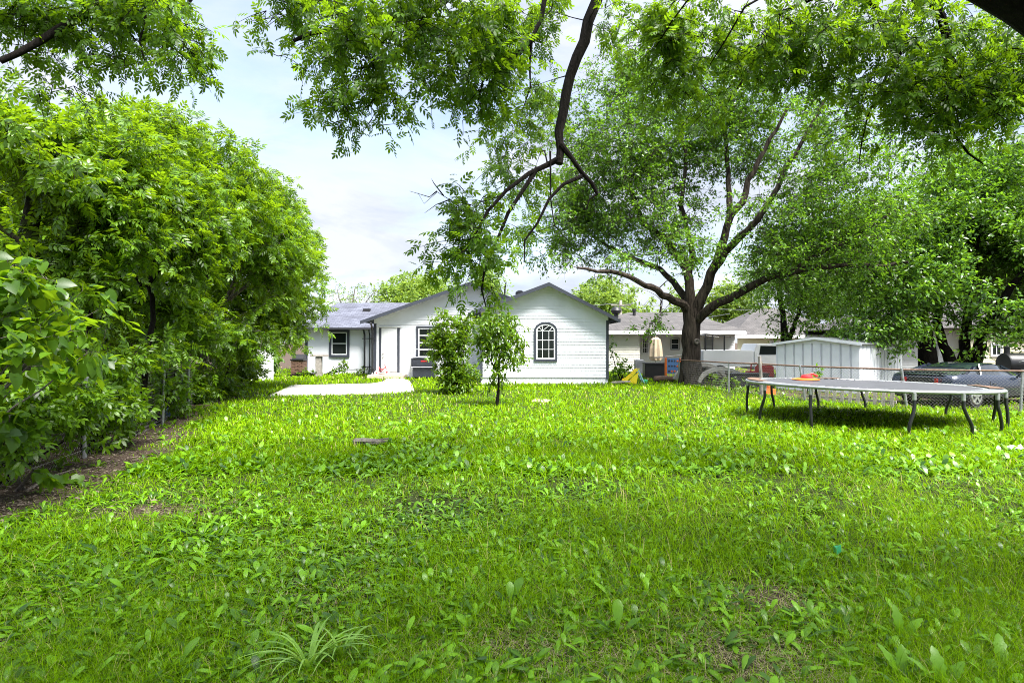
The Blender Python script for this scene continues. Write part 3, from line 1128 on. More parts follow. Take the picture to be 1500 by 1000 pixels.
for (px, zz, yy, kind) in ((902.5, 3.3, 39.0, 0), (929, 3.4, 39.5, 1)):
    mb = MB()
    X = (px - 750) / F * yy
    if kind == 0:
        mb.lathe([(0.14, zz - .3), (0.14, zz + 0.2), (0.28, zz + 0.26), (0.33, zz + 0.42), (0.25, zz + 0.58), (0.05, zz + 0.66)], (X, yy, 0), 14)
    else:
        mb.lathe([(0.1, zz - .3), (0.1, zz + 0.3), (0.14, zz + 0.3), (0.14, zz + 0.45)], (X, yy, 0), 10)
    mb.build('roof_vent', 'blackplastic', nb, smooth=True)

nb2 = thing('neighbour_house', 'pale yellow house with grey roof partly hidden by the metal shed', 'house', (15, 42, 0))
k = 42 / F
mb = MB()
x0, x1 = (1080 - 750) * k, (1190 - 750) * k
siding(mb, lambda z: x0, lambda z: x1, 0, 2.05, 42, 0.15, 0.02)
mb.build('lap_siding_wall', 'cream2', nb2)
mb = MB()
hiproof(mb, x0 - 0.5, x1 + 2.5, 41.5, 50, 2.2, 4.2, (3.2, 3.5), 45.5)
mb.build('roof', 'nroof', nb2)
mb = MB()
mb.box(x0 - 0.45, x1 + 2.4, 41.46, 41.5, 1.98, 2.18)
mb.build('fascia', 'white', nb2)
window(nb2, (1129 - 750) * k, (1140 - 750) * k, 0.9, 1.75, 42, 1, 2, trim='white', tw=0.07)

nb3 = thing('neighbour_house', 'cream house behind the dark blue car under the right hand trees', 'house', (24, 34, 0))
k = 34 / F
x0, x1 = (1290 - 750) * k, (1520 - 750) * k
mb = MB()
xm = (1405 - 750) * k
siding(mb, lambda z: x0, lambda z: xm, 0, 2.4, 34, 0.15, 0.02)
mb.build('lap_siding_wall', 'offwhite', nb3)
mb = MB()
siding(mb, lambda z: xm, lambda z: x1, 0, 2.4, 33.2, 0.15, 0.02)
siding_x(mb, xm, 33.2, 34, 0, 2.4, -1, 0.15)
mb.build('wall', 'cream2', nb3)
mb = MB()
hiproof(mb, x0 - 0.5, x1 + 0.5, 32.7, 42, 2.5, 4.2, (3, 3), 37.5)
mb.build('roof', 'nroof', nb3)
window(nb3, (1366 - 750) * k, (1374 - 750) * k, 0.9, 1.7, 34, 1, 2, trim='white', tw=0.07, glass='glasspale')
window(nb3, (1452 - 750) / F * 33.2, (1466 - 750) / F * 33.2, 1.0, 1.6, 33.2, 2, 1, trim='white', tw=0.07)
# ================================================================== chain-link fences
def chainlink(mb, path, z0, z1, pitch=0.062, r=0.0016, sag=0.0):
    """zig-zag wires along a ground polyline; path = list of (x, y)"""
    pts = [np.array(p, float) for p in path]
    seg = [np.linalg.norm(pts[i + 1] - pts[i]) for i in range(len(pts) - 1)]
    cum = np.concatenate([[0], np.cumsum(seg)])

    def at(s):
        s = min(max(s, 0), cum[-1] - 1e-6)
        i = int(np.searchsorted(cum, s, side='right') - 1)
        t = (s - cum[i]) / seg[i]
        return pts[i] + (pts[i + 1] - pts[i]) * t, (pts[i + 1] - pts[i]) / seg[i]
    n = int(cum[-1] / pitch)
    half = pitch * 0.5
    rows = int((z1 - z0) / half)
    for i in range(n):
        s0 = (i + 0.5) * pitch
        w = []
        for j in range(rows + 1):
            s = s0 + (half * 0.97 if j % 2 else -half * 0.97)
            p, t = at(s)
            off = 0.004 if j % 2 else -0.004
            wob = 0.012 * math.sin(s * 1.7 + j * 0.21) + 0.02 * sag * math.sin(s * 0.9) * (1 - j / rows)
            w.append((p[0] - t[1] * (off + wob), p[1] + t[0] * (off + wob), z0 + half * j))
        # flat three-sided wire
        mb.tube(w, r * (1 + 0.5 * max(0, s0 - 0) / cum[-1]), 3, cap=False)


lf = thing('chain_link_fence', 'rusty leaning chain link fence overgrown by the left tree row', 'fence', (-6.2, 7.4, 0))
mb = MB()
chainlink(mb, [(FENCE_L[i][1], FENCE_L[i][0]) for i in range(1, 8)], 0.02, 1.14, 0.07, 0.0018, 1)
mb.build('wire_mesh', 'wire', lf)
for (y, x, lean, r) in ((6.2, -5.88, 0.02, 0.025), (9.2, -6.40, 0.02, 0.032), (12.75, -7.25, 0.03, 0.028), (16.0, -8.42, 0.0, 0.028), (19.5, -9.7, 0, 0.03), (23.0, -10.9, 0.0, 0.03), (26.0, -12.0, 0, 0.03)):
    mb = MB()
    mb.tube([(x, y, -0.1), (x + lean * 0.5, y, 0.6), (x + lean, y, 1.22)], r, 8)
    mb.lathe([(r * 1.25, 1.2), (r * 1.2, 1.24), (r * 0.4, 1.27)], (x + lean, y, 0), 8)
    mb.build('post', 'steel', lf, smooth=True)
mb = MB()
mb.tube([(FENCE_L[i][1], FENCE_L[i][0], 1.15 - (0.04 if i % 2 else 0)) for i in range(1, 8)], 0.018, 6)
mb.build('rail', 'rust', lf, smooth=True)
mb = MB()
mb.tube([(FENCE_L[i][1] + 0.01, FENCE_L[i][0], 0.10 + 0.03 * (i % 2)) for i in range(1, 8)], 0.003, 4)
mb.build('tension_wire', 'wire', lf)

rf = thing('chain_link_fence', 'sagging chain link fence with rusty top rail behind the trampoline', 'fence', (8.1, 19.9, 0))
mb = MB()
chainlink(mb, FENCE_R, 0.02, 1.0, 0.085, 0.0030)
mb.build('wire_mesh', 'wire', rf)
for i, (x, y) in enumerate([FENCE_R[0], FENCE_R[1], FENCE_R[3], FENCE_R[4], FENCE_R[5]]):
    lean = (0, 0, -0.16, -0.14, 0.05)[i]
    mb = MB()
    mb.tube([(x - lean * 0.1, y + 0.02, -0.1), (x + lean, y + 0.02, 1.06 if i else 0.9)], 0.032 if i else 0.05, 8)
    mb.build('post', 'steel', rf, smooth=True)
mb = MB()
x, y = FENCE_R[2]
mb.tube([(x - 0.02, y, -0.1), (x - 0.04, y, 0.7), (x - 0.08, y, 1.27)], [0.06, 0.055, 0.05], 7)
mb.build('wooden_post', 'greywood', rf)
mb = MB()
mb.tube([(x, y, 1.02 - 0.03 * (i == 0)) for i, (x, y) in enumerate(FENCE_R)], 0.024, 8)
mb.build('rail', 'rust', rf, smooth=True)

# ================================================================== trampoline
tx, ty, tr, th = 7.86, 13.7, 2.46, 0.79
tp = thing('trampoline', 'round trampoline with black mat, white rim and bent black legs', 'trampoline', (tx, ty, 0))
n = 72
ring = [(tx + tr * math.cos(2 * math.pi * i / n), ty + tr * math.sin(2 * math.pi * i / n), th) for i in range(n)]
mb = MB()
mb.tube(ring, 0.03, 10, closed=True)
mb.build('rim', 'steel', tp, smooth=True)
mb = MB()
mb.lathe([(0.01, 0.0), (1.2, -0.004), (2.12, 0.0), (2.12, 0.012), (1.2, 0.008), (0.01, 0.012)], (tx, ty, th + 0.005), 64)
mb.build('jumping_mat', 'mat', tp, smooth=True)
mb = MB()
for i in range(88):
    a = 2 * math.pi * i / 88
    c, s = math.cos(a), math.sin(a)
    mb.tube([(tx + 2.10 * c, ty + 2.10 * s, th + 0.012), (tx + (tr - .01) * c, ty + (tr - .01) * s, th + 0.018)], 0.012, 5)
mb.build('springs', 'steel', tp)
# torn safety pad remnants along the rim
for a0, a1 in ((-0.62, -0.05), (2.5, 3.2), (1.3, 1.7)):
    mb = MB()
    k = int((a1 - a0) / 0.08)
    for i in range(k):
        a, b_ = a0 + (a1 - a0) * i / k, a0 + (a1 - a0) * (i + 1) / k
        z = th + 0.038
        r0, r1 = 2.2, 2.44
        mb.prism([(tx + r0 * math.cos(a), ty + r0 * math.sin(a), z), (tx + r1 * math.cos(a), ty + r1 * math.sin(a), z),
                  (tx + r1 * math.cos(b_), ty + r1 * math.sin(b_), z), (tx + r0 * math.cos(b_), ty + r0 * math.sin(b_), z)], (0, 0, 0.014))
    mb.build('edge_pad', 'rust', tp)
legs = [(-101, -0.10), (-57, 0.10), (-142, 0.03), (-80, 0.16), (-37, 0.02), (-17, 0.16), (15, 0.14), (62, -0.10), (87, -0.08), (118, -0.12), (150, -0.06), (-169, -0.14)]
for a, sw in legs:
    a = math.radians(a)
    c, s = math.cos(a), math.sin(a)
    tv = Vector((-s, c, 0))
    o = Vector((c, s, 0))
    base = Vector((tx + tr * c, ty + tr * s, 0))
    pts = [(0, 0, th - 0.03), (0, 0, th - 0.26), (0.25, 0.02, th - 0.38), (0.85, 0.03, th - 0.56), (1.0, 0.03, th - 0.64), (0.98, 0.02, 0.06), (0.98, 0.02, -0.02)]
    mb = MB()
    path = [base + tv * sw * p[0] + o * p[1] + Vector((0, 0, p[2])) for p in pts]
    mb.tube(path, 0.031, 9)
    lg = mb.build('leg', 'black', tp, smooth=True)
    mb = MB()
    mb.tube([base + Vector((0, 0, th - 0.02)), base + Vector((0, 0, th - 0.14))], 0.036, 10)
    mb.build('sleeve', 'steel', lg, smooth=True)
for ob_ in list(tp.children):
    for q_ in [ob_] + list(ob_.children):
        for v_ in q_.data.vertices:
            v_.co.z *= (th - 0.020 * v_.co.x - 0.010 * v_.co.y) / th
toy = thing('toy', 'orange red plastic toy left on the trampoline mat', 'toy', (7.15, 14.95, th + 0.022))
x, y, z = 7.15, 14.95, th + 0.022
mb = MB()
mb.lathe([(0.30, 0), (0.32, 0.02), (0.24, 0.045), (0.15, 0.05)], (x, y, z), 18)
mb.build('ring', 'orange', toy, smooth=True)
mb = MB()
mb.lathe([(0.14, 0.048), (0.13, 0.10), (0.09, 0.13), (0.02, 0.14)], (x + 0.02, y, z), 14)
mb.tube([(x + 0.05, y, z + 0.12), (x + 0.15, y - 0.02, z + 0.16), (x + 0.27, y - 0.03, z + 0.10)], 0.025, 7)
mb.build('knob', 'red', toy, smooth=True)

# ================================================================== metal shed
C = Vector((11.6, 20.5, 0))
wd = Vector((-0.643, 0.766, 0))
dd = Vector((0.766, 0.643, 0))
SW, SD, SE, SP = 2.87, 3.95, 1.67, 1.87
sh = thing('metal_shed', 'low white ribbed metal garden shed behind the fence', 'shed', C)


def ribbed(mb, a, d, ln, nrm, z0, ztop, pitch=0.32):
    x = 0.0
    prev = None
    prof = []
    while x < ln - 0.01:
        prof += [(x, 0), (min(x + pitch - 0.075, ln), 0), (min(x + pitch - 0.06, ln), -0.035), (min(x + pitch - 0.02, ln), -0.035)]
        x += pitch
    prof.append((ln, 0))
    vs, fs = [], []
    for (q, o) in prof:
        p = a + d * q + nrm * o
        vs.append((p.x, p.y, z0))
        vs.append((p.x, p.y, ztop(q)))
    for i in range(len(prof) - 1):
        fs.append((2 * i, 2 * i + 2, 2 * i + 3, 2 * i + 1))
    mb.add(vs, fs)


fn = Vector((-0.766, -0.643, 0))
rn = Vector((0.643, -0.766, 0))
mb = MB()
ribbed(mb, C, wd, SW, fn, 0.0, lambda q: SE)
ribbed(mb, C + dd * SD, wd, SW, -fn, 0.0, lambda q: SE)
ribbed(mb, C, dd, SD, rn, 0.0, lambda q: SE)
ribbed(mb, C + wd * SW, dd, SD, -rn, 0.0, lambda q: SE)
mb.build('wall', 'shed', sh)
for q in (0, SD):
    mb = MB()
    o = dd * q
    mb.prism([C + o + Vector((0, 0, SE)), C + o + wd * SW + Vector((0, 0, SE)), C + o + wd * SW / 2 + Vector((0, 0, SP - 0.03))], fn * 0.01)
    mb.build('gable_panel', 'shed', sh)
mb = MB()
ov = fn * 0.10
for sgn in (0, 1):
    e = C + wd * (SW + 0.10 if sgn else -0.10)
    r = C + wd * SW / 2
    ze, zr = SE - 0.02, SP
    mb.prism([e + ov + Vector((0, 0, ze)), e + dd * (SD + 0.1) + Vector((0, 0, ze)), r + dd * (SD + 0.1) + Vector((0, 0, zr)), r + ov + Vector((0, 0, zr))], (0, 0, 0.03))
mb.build('roof', 'acgrey', sh)
mb = MB()
for sgn in (0, 1):
    e = C + wd * (SW + 0.10 if sgn else -0.10) + fn * 0.115
    r = C + wd * SW / 2 + fn * 0.115
    mb.prism([e + Vector((0, 0, SE - 0.06)), r + Vector((0, 0, SP - 0.05)), r + Vector((0, 0, SP + 0.036)), e + Vector((0, 0, SE + 0.02))], fn * 0.01)
mb.build('roof_trim', 'shed', sh)

mb = MB()
for o_, d_, ln_, n_ in ((C, wd, SW, fn), (C, dd, SD, rn)):
    x = 0.28
    while x < ln_ - 0.05:
        q = o_ + d_ * x + n_ * 0.004
        mb.prism([q + Vector((0, 0, 0.02)), q + d_ * 0.016 + Vector((0, 0, 0.02)), q + d_ * 0.016 + Vector((0, 0, SE - 0.01)), q + Vector((0, 0, SE - 0.01))], n_ * 0.004)
        x += 0.32
mb.build('wall_seams', 'seam', sh)

# fallen picket panel against the fence
pk_ = thing('picket_panel', 'weathered picket panel lying behind the trampoline at the fence foot', 'picket panel', (9.3, 17.0, 0))
a, b_ = Vector((8.62, 18.3, 0.0)), Vector((10.2, 16.3, 0.0))
mb = MB()
for z in (0.14, 0.46):
    mb.bar(a + Vector((0, 0, z)), b_ + Vector((0, 0, z)), 0.03, 0.07)
mb.build('rail', 'palewood', pk_)
mb = MB()
for i in range(12):
    p = a.lerp(b_, (i + .5) / 12) + Vector((-0.04, -0.04, 0))
    mb.bar(p + Vector((0, 0, 0)), p + Vector((0.03, -0.02, 0.56)), 0.085, 0.02, up=(1, 1, 0))
mb.build('slats', 'palewood', pk_)

# ================================================================== dark blue car
car = thing('parked_car', 'dark blue two door car with red tail lights parked beside the shed', 'car', (0, 0, 0))
CL, CW = 4.5, 0.92


def ringsec(x, w, zb, zs, zt, wt):
    """body cross-section: half widths and heights (symmetric ring)"""
    half = [(w * 0.80, zb), (w * 0.97, zb + 0.08), (w, zb + 0.22), (w * 0.995, zs), (w * 0.96, zs + (zt - zs) * 0.55), (wt, zt)]
    r = [(x, -y, z) for y, z in half]
    r += [(x, y, z) for y, z in half[::-1]]
    return r


mb = MB()
secs = [(0.0, .80, .36, .68, .84, .70), (0.07, .86, .24, .74, .90, .76), (0.35, .91, .20, .76, .93, .80), (1.0, .92, .19, .76, .92, .82),
        (1.7, .92, .19, .73, .89, .82), (2.6, .92, .19, .70, .86, .82), (3.2, .92, .19, .67, .82, .80), (3.8, .90, .20, .60, .75, .76),
        (4.25, .85, .22, .52, .64, .68), (4.42, .76, .28, .46, .56, .60), (4.5, .60, .36, .44, .50, .48)]
mb.loft([ringsec(*s) for s in secs])
mb.build('body', 'carblue', car, smooth=True)
mb = MB()


def cab(x, w, z, wt, zt):
    return [(x, -w, z), (x, -wt, zt - .03), (x, -wt * 0.8, zt), (x, wt * 0.8, zt), (x, wt, zt - .03), (x, w, z)]


mb.loft([cab(0.45, .76, .88, .72, .915), cab(1.15, .78, .88, .60, 1.13), cab(1.75, .79, .86, .60, 1.205), (cab(2.2, .79, .84, .60, 1.20)), cab(2.55, .79, .83, .58, 1.15), cab(3.3, .76, .78, .70, .825)])
cabin = mb.build('cabin_glass', 'carglass', car, smooth=True)
mb = MB()
mb.loft([[(x, -w, z), (x, -w * .8, z + .034), (x, w * .8, z + .034), (x, w, z), (x, w * .8, z + .014), (x, -w * .8, z + .014)] for x, w, z in ((1.0, .61, 1.07), (1.3, .61, 1.125), (1.75, .615, 1.185), (2.2, .61, 1.18), (2.5, .59, 1.14))])
for sd in (-1, 1):
    mb.bar((0.5, sd * .77, .90), (1.2, sd * .615, 1.12), 0.05, 0.10)
    mb.bar((1.25, sd * .80, .80), (1.45, sd * .62, 1.16), 0.03, 0.16)
    mb.bar((2.5, sd * .60, 1.13), (3.3, sd * .77, .79), 0.035, 0.05)
mb.build('roof', 'carblue', car, smooth=True)
for sd in (-1, 1):
    mb = MB()
    for i in range(3):
        y = sd * (0.42 + 0.105 * i)
        mb.box(-0.035 + 0.035 * i, 0.10, y - 0.042, y + 0.042, 0.64, 0.82)
    mb.build('tail_light', 'tail', car, bevel=0.008)
mb = MB()
mb.box(-0.03, 0.06, -0.33, 0.33, 0.63, 0.83)
mb.build('rear_panel', 'blackplastic', car)
mb = MB()
mb.box(-0.07, 0.02, -0.16, 0.16, 0.44, 0.54)
mb.build('number_plate', 'white', car)
mb = MB()
mb.loft([[(x, y, z) for x, z in ((-0.06, .28), (-0.08, .36), (-0.05, .46), (0.05, .46), (0.05, .26))] for y in (-.80, -.5, 0, .5, .80)])
mb.build('bumper', 'carblue', car, smooth=True)
mb = MB()
mb.box(0.0, 0.16, -0.62, 0.62, 0.95, 0.98)
mb.box(0.03, 0.10, -0.5, -0.46, 0.88, 0.95)
mb.box(0.03, 0.10, 0.46, 0.5, 0.88, 0.95)
mb.build('spoiler', 'carblue', car, bevel=0.01)
for x in (0.85, 3.6):
    for sd in (-1, 1):
        mb = MB()
        y = sd * 0.80
        mb.lathe([(0.20, -0.11), (0.30, -0.115), (0.325, -0.07), (0.325, 0.07), (0.30, 0.115), (0.20, 0.11)], (x, y, 0.32), 26, 'y')
        wh = mb.build('wheel', 'tyre', car, smooth=True)
        mb = MB()
        yo = y + sd * 0.118
        mb.lathe([(0.225, -0.01), (0.21, 0.012), (0.18, 0.012), (0.18, -0.01)] if sd > 0 else [(0.225, 0.01), (0.21, -0.012), (0.18, -0.012), (0.18, 0.01)], (x, yo, 0.32), 24, 'y')
        for q in range(5):
            a = 2 * math.pi * q / 5 + 0.3
            mb.bar((x, yo, 0.32), (x + 0.2 * math.cos(a), yo, 0.32 + 0.2 * math.sin(a)), 0.055, 0.03, up=(0, 1, 0))
        mb.build('rim', 'alloy', wh)
        mb = MB()
        arcp = [(x + 0.37 * math.cos(a), sd * 0.905, 0.32 + 0.37 * math.sin(a)) for a in [math.pi * q / 12 for q in range(13)]]
        arci = [(x + 0.33 * math.cos(a), sd * 0.905, 0.32 + 0.33 * math.sin(a)) for a in [math.pi * q / 12 for q in range(13)]]
        vs = arcp + arci + [(p[0], sd * 0.93, p[2]) for p in arcp] + [(p[0], sd * 0.93, p[2]) for p in arci]
        fs = []
        for i in range(12):
            fs += [(26 + i, 27 + i, 40 + i, 39 + i), (i, i + 1, 27 + i, 26 + i), (13 + i, 14 + i, 40 + i, 39 + i)]
        mb.add(vs, fs)
        mb.build('wheel_arch', 'blackplastic', car)
for sd in (-1, 1):
    mb = MB()
    mb.box(2.75, 2.9, sd * 0.98 - 0.08, sd * 0.98 + 0.08, 0.80, 0.93)
    mb.box(2.80, 2.86, min(sd * 0.80, sd * 0.92), max(sd * 0.80, sd * 0.92), 0.80, 0.84)
    mb.build('mirror', 'carblue', car, bevel=0.02)
    mb = MB()
    mb.box(1.45, 2.75, sd * 0.916 - 0.008, sd * 0.916 + 0.008, 0.30, 0.31)
    mb.box(1.44, 1.45, sd * 0.916 - 0.008, sd * 0.916 + 0.008, 0.31, 0.72)
    mb.box(1.55, 1.70, sd * 0.93 - 0.012, sd * 0.93 + 0.012, 0.63, 0.655)
    mb.build('door', 'blackplastic', car)
hd = math.radians(24)
mid = Vector((11.05, 16.62, 0))
car.scale = (1, 1, 0.95)
car.location = mid
car.rotation_euler = (0, 0, hd)

# ================================================================== smoker grill (far right)
sm = thing('barrel_smoker', 'black barrel smoker grill by the far right cream wall', 'grill', (16.5, 20.2, 0))
x, y = 16.15, 20.2
mb = MB()
mb.lathe([(0.05, -0.02), (0.33, 0), (0.36, 0.05), (0.36, 1.35), (0.33, 1.40), (0.05, 1.42)], (x, y, 1.02), 22, 'x')
mb.build('barrel', 'black', sm, smooth=True)
mb = MB()
mb.tube([(x + 0.2, y - 0.40, 1.08), (x + 0.25, y - 0.45, 1.12), (x + 1.1, y - 0.45, 1.12), (x + 1.15, y - 0.40, 1.08)], 0.015, 6)
mb.build('handle', 'steel', sm)
mb = MB()
mb.lathe([(0.08, 0), (0.08, 0.22), (0.11, 0.23), (0.02, 0.28)], (x + 0.12, y, 1.33), 10)
mb.build('chimney', 'black', sm, smooth=True)
mb = MB()
mb.box(x + 0.05, x + 1.35, y - 0.72, y - 0.36, 0.78, 0.81)
mb.build('shelf', 'blackplastic', sm)
for dx in (0.1, 1.3):
    for dy in (-0.28, 0.28):
        mb = MB()
        mb.bar((x + dx, y + dy, 0), (x + dx, y + dy * 0.7, 0.78), 0.045, 0.045)
        mb.build('leg', 'black', sm)
mb = MB()
mb.lathe([(0.05, 0), (0.24, 0.02), (0.26, 0.5), (0.22, 0.55), (0.05, 0.56)], (x + 1.42, y, 0.86), 16, 'x')
mb.build('firebox', 'black', sm, smooth=True)

# ================================================================== white pickup truck with rack
pu = thing('pickup_truck', 'white pickup truck with black ladder rack behind the elm trunk', 'truck', (11.3, 28.0, 0))
y0, y1 = 27.2, 28.9
kk = 27.2 / F
x0, x1, x2, x3 = (1030 - 750) * kk, (1104 - 750) * kk, (1150 - 750) * kk, (1185 - 750) * kk
mb = MB()
mb.box(x0, x1, y0, y0 + 0.09, 0.62, 1.36)
mb.box(x0, x1, y1 - 0.09, y1, 0.62, 1.36)
mb.box(x0, x0 + 0.08, y0 + 0.09, y1 - 0.09, 0.62, 1.34)
mb.box(x0 + .08, x1, y0 + 0.09, y1 - 0.09, 0.62, 0.70)
mb.build('bed', 'white', pu, bevel=0.02)
mb = MB()
mb.prism([(x1 + 0.02, y0, 0.5), (x3 + 1.4, y0, 0.5), (x3 + 1.4, y0, 1.05), (x2 + 0.9, y0, 1.15), (x2 + 0.3, y0, 1.62), (x1 + 0.15, y0, 1.66), (x1 + 0.02, y0, 1.3)], (0, y1 - y0, 0))
cabp = mb.build('cab', 'white', pu, bevel=0.03)
mb = MB()
mb.prism([(x1 + 0.25, y0 - 0.012, 1.18), (x2 + 0.55, y0 - 0.012, 1.18), (x2 + 0.2, y0 - 0.012, 1.54), (x1 + 0.3, y0 - 0.012, 1.56)], (0, 0.011, 0))
mb.build('side_window', 'glass', cabp)
for xx in (x0 + 0.75, x3 + 0.6):
    for yy in (y0 + 0.06, y1 - 0.06):
        mb = MB()
        mb.lathe([(0.2, -0.11), (0.34, -0.1), (0.36, 0), (0.34, 0.1), (0.2, 0.11)], (xx, yy, 0.36), 20, 'y')
        wh = mb.build('wheel', 'tyre', pu, smooth=True)
        mb = MB()
        mb.lathe([(0.2, -0.115), (0.12, -0.13), (0.04, -0.125)], (xx, yy, 0.36), 16, 'y')
        mb.build('rim', 'alloy', wh, smooth=True)
mb = MB()
for yy in (y0 + 0.05, y1 - 0.05):
    for xx in (x0 + 0.12, x0 + 0.95):
        mb.bar((xx, yy, 1.36), (xx, yy, 2.02), 0.05, 0.05)
    mb.tube([(x0 - 0.25, yy, 2.12), (x0 + 0.4, yy, 2.06), (x0 + 1.0, yy, 1.98), (x0 + 1.25, yy, 1.95)], 0.022, 6)
mb.tube([(x0 + 0.12, y0 + 0.05, 2.03), (x0 + 0.12, y1 - 0.05, 2.03)], 0.02, 6)
mb.build('rack', 'black', pu)

# ================================================================== junk along the neighbour fence
# folded parasol
X, Y = (960.5 - 750) / F * 33, 33.0
um = thing('folded_parasol', 'folded beige patio parasol in front of the cream house', 'parasol', (X, Y, 0))
mb = MB()
mb.tube([(X, Y, 0.02), (X, Y, 2.2)], 0.025, 8)
mb.lathe([(0.28, 0.0), (0.26, 0.05), (0.05, 0.09), (0.04, 0.2)], (X, Y, 0), 16)
mb.build('pole', 'steel', um, smooth=True)
vs = []
rgs = []
for z, r in ((0.72, 0.26), (0.95, 0.30), (1.4, 0.27), (1.85, 0.21), (1.98, 0.08)):
    rgs.append([(X + r * (1 + 0.28 * (j % 2)) * math.cos(2 * math.pi * j / 16), Y + r * (1 + 0.28 * (j % 2)) * math.sin(2 * math.pi * j / 16), z + (0.08 if (j % 2 and z < .8) else 0)) for j in range(16)])
mb = MB()
mb.loft(rgs)
mb.build('canopy', 'beige', um)

# condenser unit of neighbour
def condenser(name, label, x, y, w, d, h, mat, grp=None, lv='acgrey'):
    r = thing(name, label, 'air conditioner', (x, y, 0), grp)
    b = MB()
    b.box(x - w / 2, x + w / 2, y - d / 2, y + d / 2, 0.06, h - 0.05)
    b.build('cabinet', mat, r, bevel=0.015)
    b = MB()
    nn = int(h / 0.05)
    for i in range(nn - 4):
        z = 0.12 + i * 0.05
        b.box(x - w / 2 + 0.04, x + w / 2 - 0.04, y - d / 2 - 0.012, y - d / 2, z, z + 0.024)
        b.box(x + w / 2, x + w / 2 + 0.012, y - d / 2 + 0.04, y + d / 2 - 0.04, z, z + 0.024)
        b.box(x - w / 2 - 0.012, x - w / 2, y - d / 2 + 0.04, y + d / 2 - 0.04, z, z + 0.024)
    b.build('louvres', lv, r)
    b = MB()
    b.box(x - w / 2 - 0.015, x + w / 2 + 0.015, y - d / 2 - 0.015, y + d / 2 + 0.015, h - 0.05, h)
    b.lathe([(w * 0.40, h + 0.002), (w * 0.38, h + 0.03), (0.06, h + 0.04)], (x, y, 0), 18)
    b.build('top_cover', mat, r)
    return r


condenser('air_conditioner', 'grey louvred air conditioner beside the cream neighbour wall', (936.5 - 750) / F * 33, 33.0, 0.48, 0.5, 0.75, 'acgrey')
ac = condenser('air_conditioner', 'large dark air conditioner under the middle gable window', (622 - 750) / F * 29.2, 29.2, 1.02, 0.8, 0.98, 'acdark', lv='acdark')
X, Y = (622 - 750) / F * 29.2, 29.2
mb = MB()
mb.box(X - 0.12, X + 0.18, Y - 0.425, Y - 0.413, 0.80, 0.86)
mb.build('badge', 'red', ac)
mb = MB()
for xx in (-0.58, 0.58):
    for yy in (-0.46, 0.42):
        mb.tube([(X + xx, Y + yy, 0), (X + xx, Y + yy, 1.38)], 0.02, 7)
for z in (1.38, 1.02, 0.55):
    mb.tube([(X - 0.58, Y - 0.46, z), (X + 0.58, Y - 0.46, z)], 0.017, 6)
    mb.tube([(X - 0.58, Y - 0.46, z), (X - 0.58, Y + 0.42, z)], 0.017, 6)
mb.build('guard_rail', 'steel', ac, smooth=True)
mb = MB()
mb.box(X - 0.72, X - 0.56, Y + 0.45, Y + 0.66, 0.55, 0.95)
mb.tube([(X - 0.64, Y + 0.5, 0.55), (X - 0.62, Y + 0.46, 0.2), (X - 0.5, Y + 0.35, 0.12)], 0.02, 6)
mb.build('meter_box', 'acdark', ac)

# black storage box
kk = 29 / F
x0, x1 = (945 - 750) * kk, (974 - 750) * kk
bx = thing('storage_box', 'black plastic deck box between air conditioner and blue toy shelf', 'storage box', ((x0 + x1) / 2, 29, 0))
mb = MB()
mb.box(x0, x1, 29, 29.6, 0.0, 0.66)
mb.build('box', 'blackplastic', bx, bevel=0.02)
mb = MB()
mb.box(x0 - 0.02, x1 + 0.02, 28.97, 29.63, 0.662, 0.74)
mb.build('lid', 'blackplastic', bx, bevel=0.02)

# blue toy shelf with orange sides and round holes
kk = 27.5 / F
x0, x1 = (974.5 - 750) * kk, (995 - 750) * kk
ts = thing('toy_game_frame', 'blue toy frame with orange uprights and round holes beside elm', 'toy', ((x0 + x1) / 2, 27.5, 0))
mb = MB()
z0, z1 = 0.30, 1.0
mb.box(x0 + 0.07, x1, 27.5, 27.58, z0, z1)
mb.build('panel', 'blue', ts, bevel=0.01)
mb = MB()
for r in range(3):
    for c in range(4):
        xx = x0 + 0.17 + c * 0.125
        zz = z0 + 0.12 + r * 0.23
        mb.lathe([(0.045, 0.0), (0.045, -0.006), (0.01, -0.007)], (xx, 27.5, zz), 12, 'y')
mb.build('disc_holes', 'acdark', ts)
mb = MB()
for zz, cc in ((0.42, 2), (0.65, 3), (0.88, 3), (0.42, 1)):
    mb.lathe([(0.046, -0.008), (0.046, -0.016), (0.01, -0.017)], (x0 + 0.17 + cc * 0.125, 27.5, zz), 12, 'y')
mb.build('discs', 'orange', ts)
mb = MB()
mb.box(x0 - 0.01, x0 + 0.07, 27.46, 27.62, 0.0, 1.02)
mb.box(x1, x1 + 0.06, 27.46, 27.62, 0.0, 1.0)
mb.build('uprights', 'orange', ts, bevel=0.01)
mb = MB()
mb.bar((x0 - 0.35, 28.0, 1.01), (x1 + 0.25, 28.0, 1.12), 0.5, 0.03)
tag(mb.build('plank', 'greywood'), 'grey plank lying across the top of the blue toy frame', 'plank')

# low log / pallet in front
lg = MB()
kk = 26.6 / F
lg.tube([((958 - 750) * kk, 26.6, 0.12), ((972 - 750) * kk, 26.6, 0.14), ((988 - 750) * kk, 26.55, 0.13)], [0.13, 0.14, 0.12], 10)
tag(lg.build('log', 'brownwood', smooth=True), 'short brown log lying in front of the black box', 'log')
mb = MB()
mb.bar((4.05, 24.9, 0.1), (4.75, 24.7, 0.14), 0.28, 0.05)
tag(mb.build('plank', 'greywood'), 'grey board lying at the house corner beside yellow slide', 'plank')

